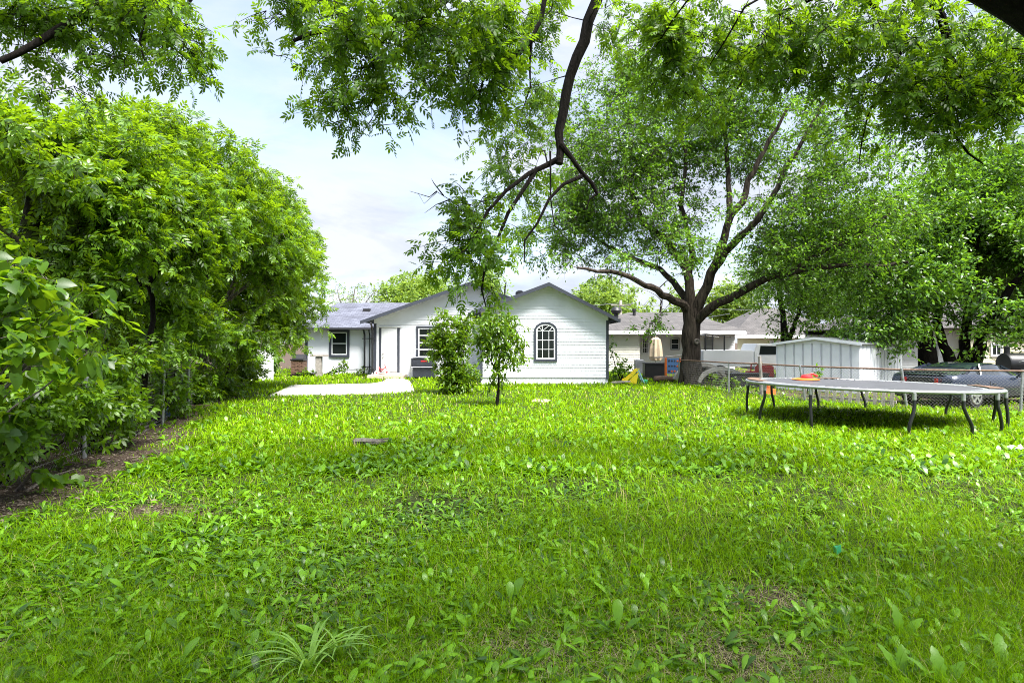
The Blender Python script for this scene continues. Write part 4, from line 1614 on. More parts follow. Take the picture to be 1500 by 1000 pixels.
# yellow toy slide
k = 25.6 / F
X = (926 - 750) * k
Y = 25.6
sl = thing('toy_slide', 'small yellow and pale blue toy slide beside the house corner', 'toy slide', (X, Y, 0))
mb = MB()
path = [(-0.38, 0.10), (-0.25, 0.13), (-0.02, 0.33), (0.13, 0.50), (0.25, 0.55)]
mb.loft([[(X + a, Y - 0.24, b), (X + a, Y + 0.24, b), (X + a, Y + 0.24, b + 0.09), (X + a, Y + 0.19, b + 0.09), (X + a, Y + 0.19, b + 0.03), (X + a, Y - 0.19, b + 0.03), (X + a, Y - 0.19, b + 0.09), (X + a, Y - 0.24, b + 0.09)] for a, b in path])
mb.prism([(X - 0.30, Y - 0.245, 0.0), (X + 0.12, Y - 0.245, 0.0), (X + 0.22, Y - 0.245, 0.5), (X - 0.02, Y - 0.245, 0.3)], (0, -0.03, 0))
mb.build('chute', 'yellow', sl, smooth=True)
mb = MB()
for yy in (-0.22, 0.22):
    mb.bar((X + 0.20, Y + yy, 0.60), (X + 0.47, Y + yy, 0.0), 0.06, 0.05)
for z in (0.14, 0.3, 0.45):
    xx = X + 0.20 + 0.27 * (0.60 - z) / 0.60
    mb.bar((xx, Y - 0.22, z), (xx, Y + 0.22, z), 0.08, 0.04)
mb.build('ladder', 'teal', sl, bevel=0.01)
mb = MB()
mb.lathe([(0.10, 0), (0.12, 0.05), (0.10, 0.16), (0.03, 0.18)], (X + 0.52, Y - 0.12, 0), 12)
tag(mb.build('ball_bucket', 'green', smooth=True), 'small green plastic bucket at the foot of yellow slide', 'bucket')

# curved weathered boards leaning (two arches)
def archboard(label, xc, y, r, hgt, w, th):
    b = MB()
    n = 14
    o_, i_ = [], []
    for q in range(n + 1):
        a = math.pi * (0.06 + 0.88 * q / n)
        o_.append((xc + r * math.cos(a), hgt * math.sin(a)))
        i_.append((xc + (r - th) * math.cos(a), (hgt - th) * math.sin(a) - 0.02))
    band(b, o_, i_, y, y + w, close=False)
    return tag(b.build('curved_board', 'palewood'), label, 'curved board')


archboard('front curved pale board arching against the fence right of elm', 8.45, 24.6, 1.02, 0.72, 0.3, 0.12)
archboard('rear curved pale board arching behind its twin right of elm', 8.0, 26.0, 1.15, 0.85, 0.3, 0.12)

# black planter trough with red toy mower above
kk = 22.5 / F
x0, x1 = (1079 - 750) * kk, (1135 - 750) * kk
mb = MB()
mb.box(x0, x1, 23.0, 23.6, 0.0, 0.5)
mb.box(x0 - 0.03, x1 + 0.03, 22.97, 23.63, 0.5, 0.56)
tag(mb.build('trough', 'blackplastic', bevel=0.02), 'long black trough standing behind the fence left of shed', 'trough')
X, Y = (1112 - 750) / F * 25, 25.0
rt = thing('ride_on_toy', 'red ride-on toy car seen over the black trough', 'ride-on toy', (X, Y, 0))
mb = MB()
mb.box(X - 0.5, X - 0.08, Y - 0.25, Y + 0.25, 0.3, 0.55)
mb.box(X - 0.08, X + 0.50, Y - 0.28, Y + 0.28, 0.26, 0.78)
mb.build('body', 'red', rt, bevel=0.05)
mb = MB()
mb.tube([(X - 0.42, Y - 0.2, 0.5), (X - 0.40, Y - 0.2, 0.82), (X - 0.2, Y - 0.2, 0.88), (X - 0.06, Y - 0.2, 0.72)], 0.03, 8)
mb.build('frame', 'red', rt, smooth=True)
mb = MB()
mb.box(X - 0.12, X + 0.02, Y - 0.3, Y - 0.2, 0.76, 0.96)
mb.build('seat', 'yellow', rt, bevel=0.03)
for xx in (-0.34, 0.34):
    for yy in (-0.3, 0.3):
        mb = MB()
        mb.lathe([(0.08, -0.06), (0.17, -0.05), (0.17, 0.05), (0.08, 0.06)], (X + xx, Y + yy, 0.17), 16, 'y')
        mb.build('wheel', 'blackplastic', rt, smooth=True)
X, Y = (1125.5 - 750) / F * 20.4, 20.4
mb = MB()
mb.lathe([(0.10, 0), (0.13, 0.22), (0.14, 0.23), (0.12, 0.235), (0.10, 0.04)], (X, Y, 0.18), 14)
mb.box(X - 0.2, X + 0.2, Y - 0.12, Y + 0.12, 0.0, 0.18)
tag(mb.build('bucket', 'orange', smooth=False), 'orange bucket on its block by the wooden fence post', 'bucket')

# ================================================================== items at the house left
# tricycle on the step
X, Y, Z = (559.5 - 750) * (29.3 / F), 29.25, 0.162
tk = thing('tricycle', 'small red tricycle with white wheels standing on the door step', 'tricycle', (X, Y, Z))
mb = MB()
mb.tube([(X - 0.22, Y, Z + 0.16), (X - 0.05, Y, Z + 0.17), (X + 0.12, Y, Z + 0.30), (X + 0.17, Y, Z + 0.36)], 0.022, 7)
mb.tube([(X + 0.25, Y, Z + 0.13), (X + 0.19, Y, Z + 0.34), (X + 0.16, Y, Z + 0.46)], 0.018, 7)
mb.build('frame', 'red', tk, smooth=True)
mb = MB()
mb.tube([(X + 0.14, Y - 0.14, Z + 0.49), (X + 0.16, Y, Z + 0.46), (X + 0.14, Y + 0.14, Z + 0.49)], 0.016, 7)
mb.build('handlebar', 'red', tk, smooth=True)
mb = MB()
mb.box(X - 0.12, X + 0.06, Y - 0.08, Y + 0.08, Z + 0.25, Z + 0.29)
mb.box(X - 0.14, X - 0.11, Y - 0.08, Y + 0.08, Z + 0.27, Z + 0.38)
mb.build('seat', 'red', tk, bevel=0.012)
for dx, dy, r in ((0.25, 0, 0.125), (-0.22, -0.15, 0.10), (-0.22, 0.15, 0.10)):
    mb = MB()
    mb.lathe([(r * .45, -0.02), (r, -0.018), (r, 0.018), (r * .45, 0.02)], (X + dx, Y + dy, Z + r), 16, 'y')
    w_ = mb.build('wheel', 'white', tk, smooth=True)
    mb = MB()
    mb.lathe([(r * .4, -0.024), (0.01, -0.03)], (X + dx, Y + dy, Z + r), 10, 'y')
    mb.build('hub', 'red', w_)

# weathered plank on a post
kk = 31 / F
X = (467 - 750) * kk
pt = thing('post_table', 'weathered plank laid on a stout post before the left wing', 'plank table', (X, 31, 0))
mb = MB()
mb.box(X - 0.15, X + 0.15, 30.9, 31.15, -0.02, 0.98)
mb.build('post', 'greywood', pt, bevel=0.015)
mb = MB()
mb.box((455 - 750) * kk, (480 - 750) * kk, 30.85, 31.2, 0.982, 1.08)
mb.build('plank', 'greywood', pt, bevel=0.012)

# brick barbecue with black lid
kk = 31.5 / F
x0, x1 = (428 - 750) * kk, (446 - 750) * kk
bq = thing('brick_barbecue', 'brown brick barbecue with black metal top left of the house', 'barbecue', ((x0 + x1) / 2, 31.5, 0))
mb = MB()
r = 0
z = 0.0
while z < 0.78:
    x = x0 + (0.0 if r % 2 else -0.1)
    while x < x1:
        a, b_ = max(x, x0), min(x + 0.205, x1)
        if b_ - a > 0.03:
            mb.box(a + .006, b_ - .006, 31.3 + random.Random(r * 31 + int(x * 50)).uniform(-.01, .01), 31.9, z + .005, z + 0.07)
        x += 0.215
    z += 0.075
    r += 1
mb.build('brickwork', 'brick', bq)
mb = MB()
mb.box(x0 - 0.03, x1 + 0.03, 31.25, 31.95, 0.785, 0.85)
mb.prism([(x0 + 0.04, 31.35, 0.85), (x0 + 0.04, 31.85, 0.85), (x0 + 0.04, 31.8, 1.05), (x0 + 0.04, 31.5, 1.1)], (x1 - x0 - 0.08, 0, 0))
mb.build('lid', 'black', bq, bevel=0.01)

# pale board fence piece far left
mb = MB()
for i in range(7):
    xx = -11.9 + i * 0.17
    mb.box(xx, xx + 0.155, 27.6, 27.63, 0.0, 1.35 + 0.03 * (i % 3))
mb.box(-11.95, -10.7, 27.632, 27.67, 0.3, 0.38)
mb.box(-11.95, -10.7, 27.632, 27.67, 1.0, 1.08)
tag(mb.build('board_fence', 'white'), 'short white board fence seen at end of the tree row', 'fence')

# mossy boards behind the left fence
ob = thing('board_fence', 'dark mossy board fence standing behind the near chain link', 'fence', (-7.6, 8, 0))
mb = MB()
for i in range(40):
    y = 4.4 + i * 0.42
    x = float(np.interp(y, FY, FX)) - 1.15
    x2 = float(np.interp(y + 0.4, FY, FX)) - 1.15
    mb.prism([(x, y, 0), (x2, y + 0.40, 0), (x2 - .03, y + 0.40, 0), (x - .03, y, 0)], (0, 0, 1.65 + 0.06 * math.sin(i * 2.3)))
mb.build('boards', 'wall_old', ob)

# small finds
X, Y, _ = G(541, 655)
wc = thing('wood_chunk', 'splintered grey chunk of wood lying on the lawn', 'log', (X, Y, 0))
rr = random.Random(4)
mb = MB()
mb.loft([[(X + a, Y + 0.10 * math.cos(q) * s + rr.uniform(-.012, .012), 0.045 + 0.062 * math.sin(q) * s + 0.05 + rr.uniform(-.01, .01)) for q in [2 * math.pi * j / 9 for j in range(9)]] for a, s in ((-0.27, .35), (-0.24, .8), (-0.1, 1.0), (0.06, .9), (0.12, .5), (0.2, .25))])
mb.build('heartwood', 'darkwood', wc)
mb = MB()
for i in range(7):
    yy = Y - 0.09 + i * 0.03
    mb.bar((X - 0.05 + rr.uniform(-.1, .05), yy, 0.11 + rr.uniform(-.03, .02)), (X + 0.27 + rr.uniform(-.06, .04), yy + rr.uniform(-.03, .03), 0.12 + rr.uniform(-.06, .03)), 0.03, 0.022)
mb.build('splinters', 'darkwood', wc)

X, Y, _ = G(1226, 818)
mb = MB()
mb.loft([[(X + a, Y - .03, .04 + .01 * i), (X + a + .005, Y + .03, .05 - .01 * i), (X + a, Y + .02, .10), (X + a, Y - .02, .09 + .01 * i)] for i, a in enumerate((-0.018, -0.005, 0.008, 0.02))])
tag(mb.build('plastic_scrap', 'green'), 'crumpled dark green plastic scrap lying in the grass', 'litter')
X, Y, _ = G(1487, 662)
mb = MB()
mb.loft([[(X + a, Y - .06, .05 + b), (X + a, Y + .06, .05), (X + a + .02, Y + .04, .09 + b), (X + a, Y - .03, .08)] for a, b in ((-0.11, 0), (-0.04, .02), (0.03, .0), (0.10, .03))])
tag(mb.build('paper_scrap', 'soilbit'), 'white paper scrap on the lawn right of the trampoline', 'litter')
X, Y, _ = G(233, 613)
mb = MB()
mb.lathe([(0.05, 0), (0.09, 0.02), (0.09, 0.16), (0.04, 0.2), (0.035, 0.25)], (X, Y + .3, 0), 12)
tag(mb.build('bottle', 'blue', smooth=True), 'blue plastic bottle at the foot of left fence', 'bottle')
mb = MB()
X, Y, _ = G(792, 588)
mb.prism([(X - .28, Y - .25, -0.02), (X + .1, Y - .35, -0.02), (X + .33, Y, -0.02), (X + .2, Y + .4, -0.02), (X - .2, Y + .3, -0.02)], (0, 0, 0.06))
tag(mb.build('stepping_stone', 'tanstone', bevel=0.01), 'flat tan stepping stone in grass before arched window', 'stone')

# utility pole with wires
X, Y = (909 - 750) / F * 62, 62.0
up = thing('utility_pole', 'wooden utility pole rising behind the cream house roof', 'utility pole', (X, Y, 0))
mb = MB()
mb.tube([(X, Y, 0), (X, Y, 5.9)], [0.2, 0.15], 10)
mb.build('pole', 'palewood', up, smooth=True)
mb = MB()
mb.bar((X - 1.0, Y - .2, 5.4), (X + 1.0, Y - .2, 5.4), 0.1, 0.12)
mb.build('crossarm', 'greywood', up)
for (xe, ye, ze, z0) in ((-16, 52, 5.7, 5.6), (14.5, 41, 3.6, 5.4), (40, 60, 6.0, 5.6)):
    mb = MB()
    a, b_ = Vector((X, Y - .25, z0)), Vector((xe, ye, ze))
    mb.tube([a.lerp(b_, t / 12) + Vector((0, 0, -0.9 * math.sin(math.pi * t / 12))) for t in range(13)], 0.02, 5)
    mb.build('wire', 'steel', up)
# ================================================================== trees
def PL(*q):
    return [P(*a) for a in q]


# ---- the big elm
Ye = 25.2
bx_, _, _ = P(1012, 500, Ye)
EL = [
    (PL((1012.5, 562.5, Ye), (1011, 540, Ye), (1012, 500, Ye), (1013, 472, Ye), (1012, 452, Ye)), 0.43, 0.36),
    (PL((1010, 462, Ye), (1003, 447, Ye - .2), (986, 440, Ye - .8), (962, 426, Ye - 1.6), (936, 412, Ye - 2.4), (908, 402, Ye - 3), (876, 396, Ye - 3.6), (845, 392, Ye - 4)), 0.20, 0.04),
    (PL((1010, 458, Ye), (1004, 440, Ye + .2), (986, 412, Ye + 1), (966, 396, Ye + 1.6), (940, 384, Ye + 2.2), (890, 360, Ye + 3), (850, 330, Ye + 3.5)), 0.17, 0.04),
    (PL((1012, 456, Ye), (1010, 424, Ye), (1007, 396, Ye + .2), (990, 372, Ye + .6), (972, 348, Ye + .8), (942, 324, Ye + 1), (927, 288, Ye + 1), (915, 240, Ye + 1), (905, 190, Ye + 1)), 0.22, 0.04),
    (PL((1009, 405, Ye + .2), (1014, 376, Ye), (1008, 345, Ye - .2), (998, 300, Ye - .4), (1004, 240, Ye - .5), (1000, 180, Ye - .6), (1010, 120, Ye - .6)), 0.14, 0.03),
    (PL((1018, 460, Ye), (1034, 416, Ye - .3), (1050, 384, Ye - .6), (1060, 348, Ye - .8), (1070, 316, Ye - 1), (1087, 296, Ye - 1.2), (1098, 264, Ye - 1.3), (1128, 205, Ye - 1.5), (1160, 150, Ye - 1.6)), 0.24, 0.04),
    (PL((1069, 318, Ye - 1), (1067, 268, Ye - .6), (1064, 224, Ye - .3), (1060, 160, Ye), (1060, 100, Ye)), 0.14, 0.03),
    (PL((1049, 388, Ye - .6), (1074, 358, Ye - 1.6), (1094, 338, Ye - 2.2), (1122, 304, Ye - 2.6), (1154, 244, Ye - 3), (1180, 198, Ye - 3.2), (1215, 140, Ye - 3.4)), 0.17, 0.04),
    (PL((1016, 474, Ye), (1030, 460, Ye - .4), (1052, 444, Ye - .9), (1084, 428, Ye - 1.4), (1122, 408, Ye - 2), (1156, 400, Ye - 2.4), (1196, 391, Ye - 2.8), (1252, 390, Ye - 3.2), (1330, 384, Ye - 3.6)), 0.21, 0.05),
    (PL((1150, 402, Ye - 2.4), (1200, 372, Ye - 2.8), (1260, 340, Ye - 3), (1310, 310, Ye - 3)), 0.09, 0.03),
]
EB = [pb(845, 300, Ye + 1, 70, 75, 2.4, 1.1), pb(860, 190, Ye + 1, 75, 80, 2.6, .9), pb(930, 110, Ye + 1, 85, 60, 2.4, .9), pb(790, 360, Ye + 1, 50, 36, 1.8, 1.0), pb(940, 240, Ye + .5, 110, 120, 3.2, .8), pb(1060, 160, Ye, 135, 105, 3.6), pb(1185, 240, Ye - 2, 125, 110, 3.5), pb(885, 335, Ye + 2, 85, 75, 2.4, 1.1),
      pb(890, 380, Ye - 3, 80, 32, 1.8, 1.1), pb(990, 330, Ye - 1, 105, 80, 3.0, .55), pb(1130, 340, Ye - 2, 110, 62, 3.0, .9), pb(1250, 335, Ye - 3, 95, 70, 2.8), pb(1240, 400, Ye - 3, 100, 30, 2.2),
      pb(985, 110, Ye, 85, 75, 2.4), pb(820, 370, Ye + 1, 45, 38, 1.6), pb(955, 470, Ye - .8, 42, 24, 1.0, .5), pb(1120, 400, Ye - 2, 85, 35, 1.8, .7)]
etree, et = tree('elm_tree', 'big spreading elm with a thick forked trunk at the chain link fence', 'tree', (bx_, Ye, 0), 11, EL, EB, 2900, 48, 0.62, 0.13,
     LEAF4, 'leaf_elm', 'bark', gap=(0.95, -0.32), shell=0.6, rk=0.012, flare=0.28, rmin=0.010)
# knot scar on the trunk
mb = MB()
kx, ky, kz = P(1017, 500, Ye)
mb.lathe([(0.13, 0.02), (0.11, -0.03), (0.07, -0.045), (0.04, -0.02), (0.01, 0.0)], (kx, Ye - 0.355, kz), 16, 'y')
mb.build('knot', 'barkg', etree, smooth=True)

# ---- middle background tree between elm and shed
Ym = 30.5
ml = [(PL((1152, 552, Ym), (1150, 500, Ym), (1145, 450, Ym), (1138, 410, Ym), (1130, 380, Ym)), 0.24, 0.08),
      (PL((1152, 510, Ym), (1166, 470, Ym + .3), (1174, 430, Ym + .4), (1180, 390, Ym + .4)), 0.15, 0.05)]
tree('shade_tree', 'dark forked tree standing just left of the metal shed', 'tree', P(1152, 557, Ym)[:2] + (0,), 12, ml,
     [pb(1150, 400, Ym, 80, 50, 2.4), pb(1195, 440, Ym - .5, 55, 45, 2.0), pb(1130, 440, Ym, 40, 40, 1.6, .5), pb(1180, 480, Ym - .5, 45, 22, 1.3, .8), pb(1240, 440, Ym, 50, 50, 2)],
     300, 40, 0.8, 0.16, LEAF4, 'leaf_elm', 'bark2', gap=(0.9, -0.3), rk=0.012, rmin=0.012)

# ---- right hand multi-stem tree
Yr = 25.0
rl = [(PL((1357, 562, Yr), (1358, 520, Yr), (1352, 480, Yr), (1345, 430, Yr), (1335, 370, Yr)), 0.42, 0.08),
      (PL((1400, 562, Yr - .4), (1394, 530, Yr - .3), (1382, 505, Yr), (1372, 470, Yr), (1380, 400, Yr)), 0.28, 0.07),
      (PL((1408, 562, Yr), (1412, 500, Yr), (1418, 440, Yr), (1430, 360, Yr), (1440, 300, Yr)), 0.26, 0.06),
      (PL((1416, 562, Yr), (1432, 520, Yr - .3), (1446, 480, Yr - .6), (1480, 420, Yr - 1), (1520, 360, Yr - 1)), 0.30, 0.06)]
tree('shade_tree', 'wide low multi stemmed tree overhanging the dark blue car', 'tree', P(1395, 563, Yr)[:2] + (0,), 13, rl,
     [pb(1320, 430, Yr - 1.5, 95, 70, 3.2), pb(1420, 380, Yr - 1, 110, 90, 3.5), pb(1500, 330, Yr, 110, 110, 3.5), pb(1340, 330, Yr, 95, 80, 3.2), pb(1440, 450, Yr - 2.6, 110, 48, 2.6, 1.3),
      pb(1300, 480, Yr - 2.8, 80, 30, 1.6), pb(1520, 440, Yr - 2, 80, 60, 2.6), pb(1400, 490, Yr - 3, 90, 22, 1.6, 1.1), pb(1440, 260, Yr, 90, 50, 3)],
     2300, 72, 0.72, 0.155, LEAF4, 'leaf_right', 'bark2', gap=(0.9, -0.5), rk=0.011, rmin=0.010)

# ---- background trees
def simple_tree(name, label, px, Y, top, wpx, seed, leaf, bark='bark2', n=150, per=40, size=0.3, spread=1.1, low=500, gap=(0.6, -0.5), group=None):
    x = (px - 750) / F * Y
    zt = H - (top - 500) / F * Y
    w = wpx / F * Y
    zl = max(1.0, H - (low - 500) / F * Y)
    hgt = zt - zl
    r = random.Random(seed)
    limbs = [([(x, Y, 0), (x + r.uniform(-.2, .2), Y, zl * 0.6), (x + r.uniform(-.4, .4), Y, zl + hgt * 0.3), (x + r.uniform(-.6, .6), Y, zl + hgt * .75)], 0.03 * zt, 0.06)]
    blobs = [(x, Y, zl + hgt * .55, w * .62, w * .5, hgt * .5)]
    for i in range(5):
        a = r.uniform(0, 6.28)
        blobs.append((x + w * .5 * math.cos(a), Y + w * .4 * math.sin(a), zl + hgt * r.uniform(.3, .8), w * .42, w * .4, hgt * .28))
    return tree(name, label, 'tree', (x, Y, 0), seed, limbs, blobs, n, per, spread, size, LEAF4, leaf, bark, gap=gap, rk=0.012, rmin=0.015, group=group, twigs=False)


simple_tree('background_tree', 'light green tree rising behind the left wing roof ridge', 585, 58, 408, 62, 31, 'leaf_far', n=260, size=0.32)
simple_tree('background_tree', 'pale tree just right of the sparse one behind the roof', 635, 66, 396, 55, 32, 'leaf_far', n=240, size=0.36)
simple_tree('background_tree', 'pale green tree behind the peak of the arched window gable', 735, 60, 385, 60, 34, 'leaf_far', n=260, size=0.34)
simple_tree('background_tree', 'bright tree behind the utility pole above the cream roof', 880, 70, 405, 60, 35, 'leaf_far', n=260, size=0.38, low=520)
simple_tree('background_tree', 'light green tree directly behind the cream house ridge', 960, 64, 415, 70, 36, 'leaf_far', n=260, size=0.36, low=520)
simple_tree('background_tree', 'light green tree between cream and pale yellow house roofs', 1095, 68, 400, 70, 37, 'leaf_far', n=300, size=0.38, low=520)
simple_tree('background_tree', 'tall tree behind the pale yellow house', 1230, 60, 300, 130, 38, 'leaf_right', n=700, size=0.4, low=500)
simple_tree('background_tree', 'tall tree behind the right hand cream house, left of two', 1370, 52, 220, 150, 39, 'leaf_right', n=900, size=0.38, low=500)
simple_tree('background_tree', 'tall tree at the far right behind the barrel smoker', 1530, 48, 190, 160, 40, 'leaf_right', n=900, size=0.36, low=500)
# sparse half-bare tree
x, Y = (520 - 750) / F * 56, 56
tree('bare_tree', 'sparse grey half bare tree behind the left wing roof', 'tree', (x, Y, 0), 33,
     [([(x, Y, 0), (x + .1, Y, 3), (x - .2, Y, 5.2), (x, Y, 6.6)], 0.22, 0.04), ([(x, Y, 3), (x - 1.2, Y, 5), (x - 1.6, Y, 6.4)], 0.1, 0.03), ([(x, Y, 3.4), (x + 1.1, Y, 5.4), (x + 1.8, Y, 6.2)], 0.1, 0.03)],
     [(x, Y, 5.6, 2.6, 2, 1.7)], 150, 5, 0.7, 0.2, LEAF4, 'leaf_far', 'barkg', rk=0.012, rmin=0.016)

# ---- left tree row
def lt(label, base, seed, limbs, blobs, n, size=0.30, per=9, sc=0.70, tm=COMP7, leaf='leaf_row', spread=0.55, bark='bark2', gap=(1.7, -0.2), droop=0.22):
    return tree('row_tree', label, 'tree', base, seed, limbs, blobs, int(n * 1.5), per, spread, size * sc, tm, leaf, bark, gap=gap, jit=0.5, zmin=1.5, group='trees along the left fence', droop=droop,
                rk=0.012, upn=1.1)


def trunkline(base, top, r, lean=0.2, seed=0):
    q = random.Random(seed)
    b = Vector(base)
    t = Vector(top)
    return ([tuple(b), tuple(b.lerp(t, .35) + Vector((q.uniform(-lean, lean), q.uniform(-lean, lean), 0))), tuple(b.lerp(t, .7) + Vector((q.uniform(-lean, lean), q.uniform(-lean, lean), 0))), tuple(t)], r, r * .3)


b0 = (-7.35, 8.7, 0)
lt('thick mossy trunk leaning behind the nearest left fence mesh', b0, 51,
   [trunkline(b0, P(60, 250, 9.8), 0.27, .12, 1), trunkline(P(70, 430, 9.1), P(-60, 240, 9.2), .07, .1, 2), trunkline(P(70, 400, 9.2), P(160, 260, 10), .07, .1, 3)],
   [pb(20, 290, 8.6, 110, 110, 1.3), pb(120, 330, 9.1, 90, 90, 1.1, .8), pb(-60, 200, 8.6, 90, 100, 1.3), pb(40, 440, 8.2, 80, 70, .7, 1.2), pb(60, 210, 9.8, 90, 60, 1.2)],
   560, bark='barkm', size=0.30)
b1 = (-6.62, 9.55, 0)
lt('thin dark trunk next to the leaning steel fence post', b1, 52,
   [trunkline(b1, P(150, 330, 10.2), 0.055, .12, 4), trunkline(P(148, 470, 9.9), P(200, 330, 10.4), .03, .06, 5)],
   [pb(160, 260, 10.4, 85, 75, 1.3), pb(150, 380, 10, 70, 70, .9), pb(215, 330, 10.4, 55, 70, .9, .8), pb(160, 500, 9.9, 55, 60, .6, .7)], 420, size=0.28)
b2 = (-7.05, 11.4, 0)
lt('bare lower trunk third along the fence with bright upper crown', b2, 53,
   [trunkline(b2, P(240, 260, 12.5), 0.075, .15, 6), trunkline(P(210, 440, 11.8), P(170, 300, 12), .04, .1, 7), trunkline(P(215, 420, 11.8), P(290, 300, 12.4), .04, .1, 8)],
   [pb(230, 230, 12.6, 85, 70, 1.5), pb(280, 310, 12.4, 62, 80, 1.3), pb(220, 380, 12, 75, 70, 1.0), pb(230, 490, 11.8, 55, 50, .7, .8)], 480, size=0.29)
b3 = (-8.6, 15.2, 0)
lt('middle tree of the row, broad bright crown over the fence', b3, 54,
   [trunkline(b3, P(310, 270, 16), 0.11, .2, 9), trunkline(P(270, 450, 15.4), P(360, 330, 15.8), .06, .15, 10), trunkline(P(270, 470, 15.4), P(230, 300, 16), .06, .15, 10)],
   [pb(310, 260, 16, 78, 62, 1.8), pb(355, 340, 15.6, 55, 72, 1.5), pb(285, 360, 15.4, 72, 70, 1.4), pb(310, 460, 15.2, 60, 55, 1.0), pb(240, 210, 17, 70, 50, 1.8)], 600, size=0.31)
b4 = (-9.5, 18.2, 0)
lt('pale barked trunk near the far end of the left fence', b4, 55,
   [trunkline(b4, P(370, 300, 19), 0.15, .2, 11), trunkline(P(300, 470, 18.4), P(420, 360, 18.6), .07, .15, 12)],
   [pb(375, 300, 19, 50, 62, 1.8), pb(410, 370, 18.4, 42, 58, 1.4), pb(350, 400, 18.2, 60, 70, 1.3), pb(385, 470, 18, 52, 42, 1.1), pb(330, 500, 18, 40, 40, .9)], 720, size=0.33, bark='barkg')
b5 = (-10.8, 22.5, 0)
lt('last bright tree of the row beside the house wall', b5, 56,
   [trunkline(b5, P(420, 330, 23), 0.15, .25, 13), trunkline(P(360, 480, 22.6), P(450, 400, 22.6), .07, .15, 14)],
   [pb(415, 340, 23, 40, 52, 1.8), pb(443, 400, 22.6, 28, 52, 1.5), pb(400, 430, 22.4, 48, 48, 1.5), pb(418, 482, 22, 26, 20, 1.0), pb(455, 440, 22.6, 14, 50, .7, .9)], 760, size=0.36)
b6 = (-10.6, 13.5, 0)
lt('tall tree behind the near row in the neighbouring yard', b6, 57,
   [trunkline(b6, P(110, 190, 14.5), 0.16, .2, 15), trunkline(P(60, 380, 13.8), P(220, 200, 15), .08, .2, 16), trunkline(P(60, 400, 13.8), P(-50, 240, 14), .08, .2, 17)],
   [pb(150, 210, 15, 100, 62, 1.8), pb(30, 250, 14.5, 100, 80, 1.8), pb(160, 330, 14.5, 120, 100, 1.8), pb(20, 400, 14, 100, 90, 1.6), pb(200, 450, 14, 90, 70, 1.4)], 1000, size=0.38)
b7 = (-14.5, 20.5, 0)
lt('dark tree deep behind the middle of the left row', b7, 58,
   [trunkline(b7, P(200, 240, 21), 0.2, .2, 18)],
   [pb(220, 300, 21, 130, 90, 2.5), pb(300, 400, 21, 100, 90, 2.2), pb(180, 460, 20.5, 120, 70, 2.2), pb(330, 500, 21.5, 60, 50, 1.6), pb(60, 350, 20, 120, 120, 2.2)], 950, size=0.5, per=9, leaf='leaf_row')


def shrub(name, label, base, seed, blobs, n, per, size, tm, leaf, spread=0.3, stems=7, gap=None, bark='bark2', group=None, droop=0.2, cat='shrub', upn=1.0):
    root = thing(name, label, cat, base, group)
    t = Tree(seed)
    q = random.Random(seed)
    for i in range(stems):
        b = blobs[i % len(blobs)]
        e = Vector((b[0] + q.uniform(-.5, .5) * b[3], b[1] + q.uniform(-.5, .5) * b[4], b[2] + q.uniform(-.2, .4) * b[5]))
        s_ = Vector((base[0] + q.uniform(-.12, .12), base[1] + q.uniform(-.12, .12), -0.02))
        t.limb([tuple(s_), tuple(s_.lerp(e, .5) + Vector((q.uniform(-.08, .08), q.uniform(-.08, .08), .05))), tuple(e)], 0.022, 0.007, n=6, step=0.2, wob=0.01)
    t.grow(t.sample(blobs, n, 0.6, gap), rmin=0.003, rk=0.006)
    ins = Inst()
    t.leaves(ins, tm, per, spread, size, droop=droop, twigs=False, upn=upn)
    t.mb.build('stems', bark, root, smooth=True)
    ins.build('foliage', leaf, root)
    return root


# vine and understorey shrubs along the fence
gu = 'shrubs growing through the left fence'
shrub('shrub', 'dark leafy shrub pushing through the fence between the two nearest posts', (-6.75, 9.9, 0), 61, [pb(165, 590, 9.6, 32, 34, .35), pb(195, 605, 10.4, 26, 26, .3), pb(160, 545, 9.9, 40, 30, .4)], 50, 11, 0.17, COMP5, 'leaf_row', group=gu)
shrub('shrub', 'low dark shrub at the fence by the blue bottle', (-7.5, 12.9, 0), 62, [pb(235, 560, 13, 34, 34, .4), pb(262, 575, 14, 22, 24, .4), pb(215, 560, 12.4, 26, 30, .4)], 50, 11, 0.18, COMP5, 'leaf_row', group=gu)
shrub('shrub', 'bright yellow green shrub at the foot of the pale barked trunk', (-9.1, 17.2, 0), 63, [pb(275, 560, 17, 26, 34, .6), pb(300, 565, 18, 18, 26, .5), pb(320, 560, 19.5, 20, 26, .5)], 110, 12, 0.22, COMP5, 'leaf_bush', group=gu)
shrub('shrub', 'pale weedy shrub at the end of the fence by white boards', (-11.2, 24.0, 0), 64, [pb(345, 530, 24, 22, 26, .7), pb(368, 540, 25, 18, 12, .6), pb(330, 520, 23, 18, 30, .6)], 110, 12, 0.25, COMP5, 'leaf_bush', group=gu)
shrub('shrub', 'dark green shrub left of the brick barbecue', (-12.2, 30.0, 0), 65, [pb(392, 528, 30, 24, 22, .9), pb(378, 510, 30, 20, 22, .9)], 90, 14, 0.2, LEAF7, 'leaf_elm', group=gu)
shrub('weed_clump', 'tall weeds growing against the left wing wall under its window', (-9.9, 32.4, 0), 66, [pb(504, 535, 32.4, 10, 10, .2), pb(490, 543, 32.4, 14, 5, .2), pb(530, 541, 32.5, 12, 6, .2)], 40, 10, 0.13, LEAF7, 'leaf_bush', spread=.15)
shrub('weed_clump', 'leafy weeds under the plank table beside the barbecue', (-11.3, 31.0, 0), 67, [pb(447, 545, 31, 10, 6, .25), pb(460, 547, 31, 10, 4, .25)], 30, 10, 0.13, LEAF7, 'leaf_bush', spread=.15)
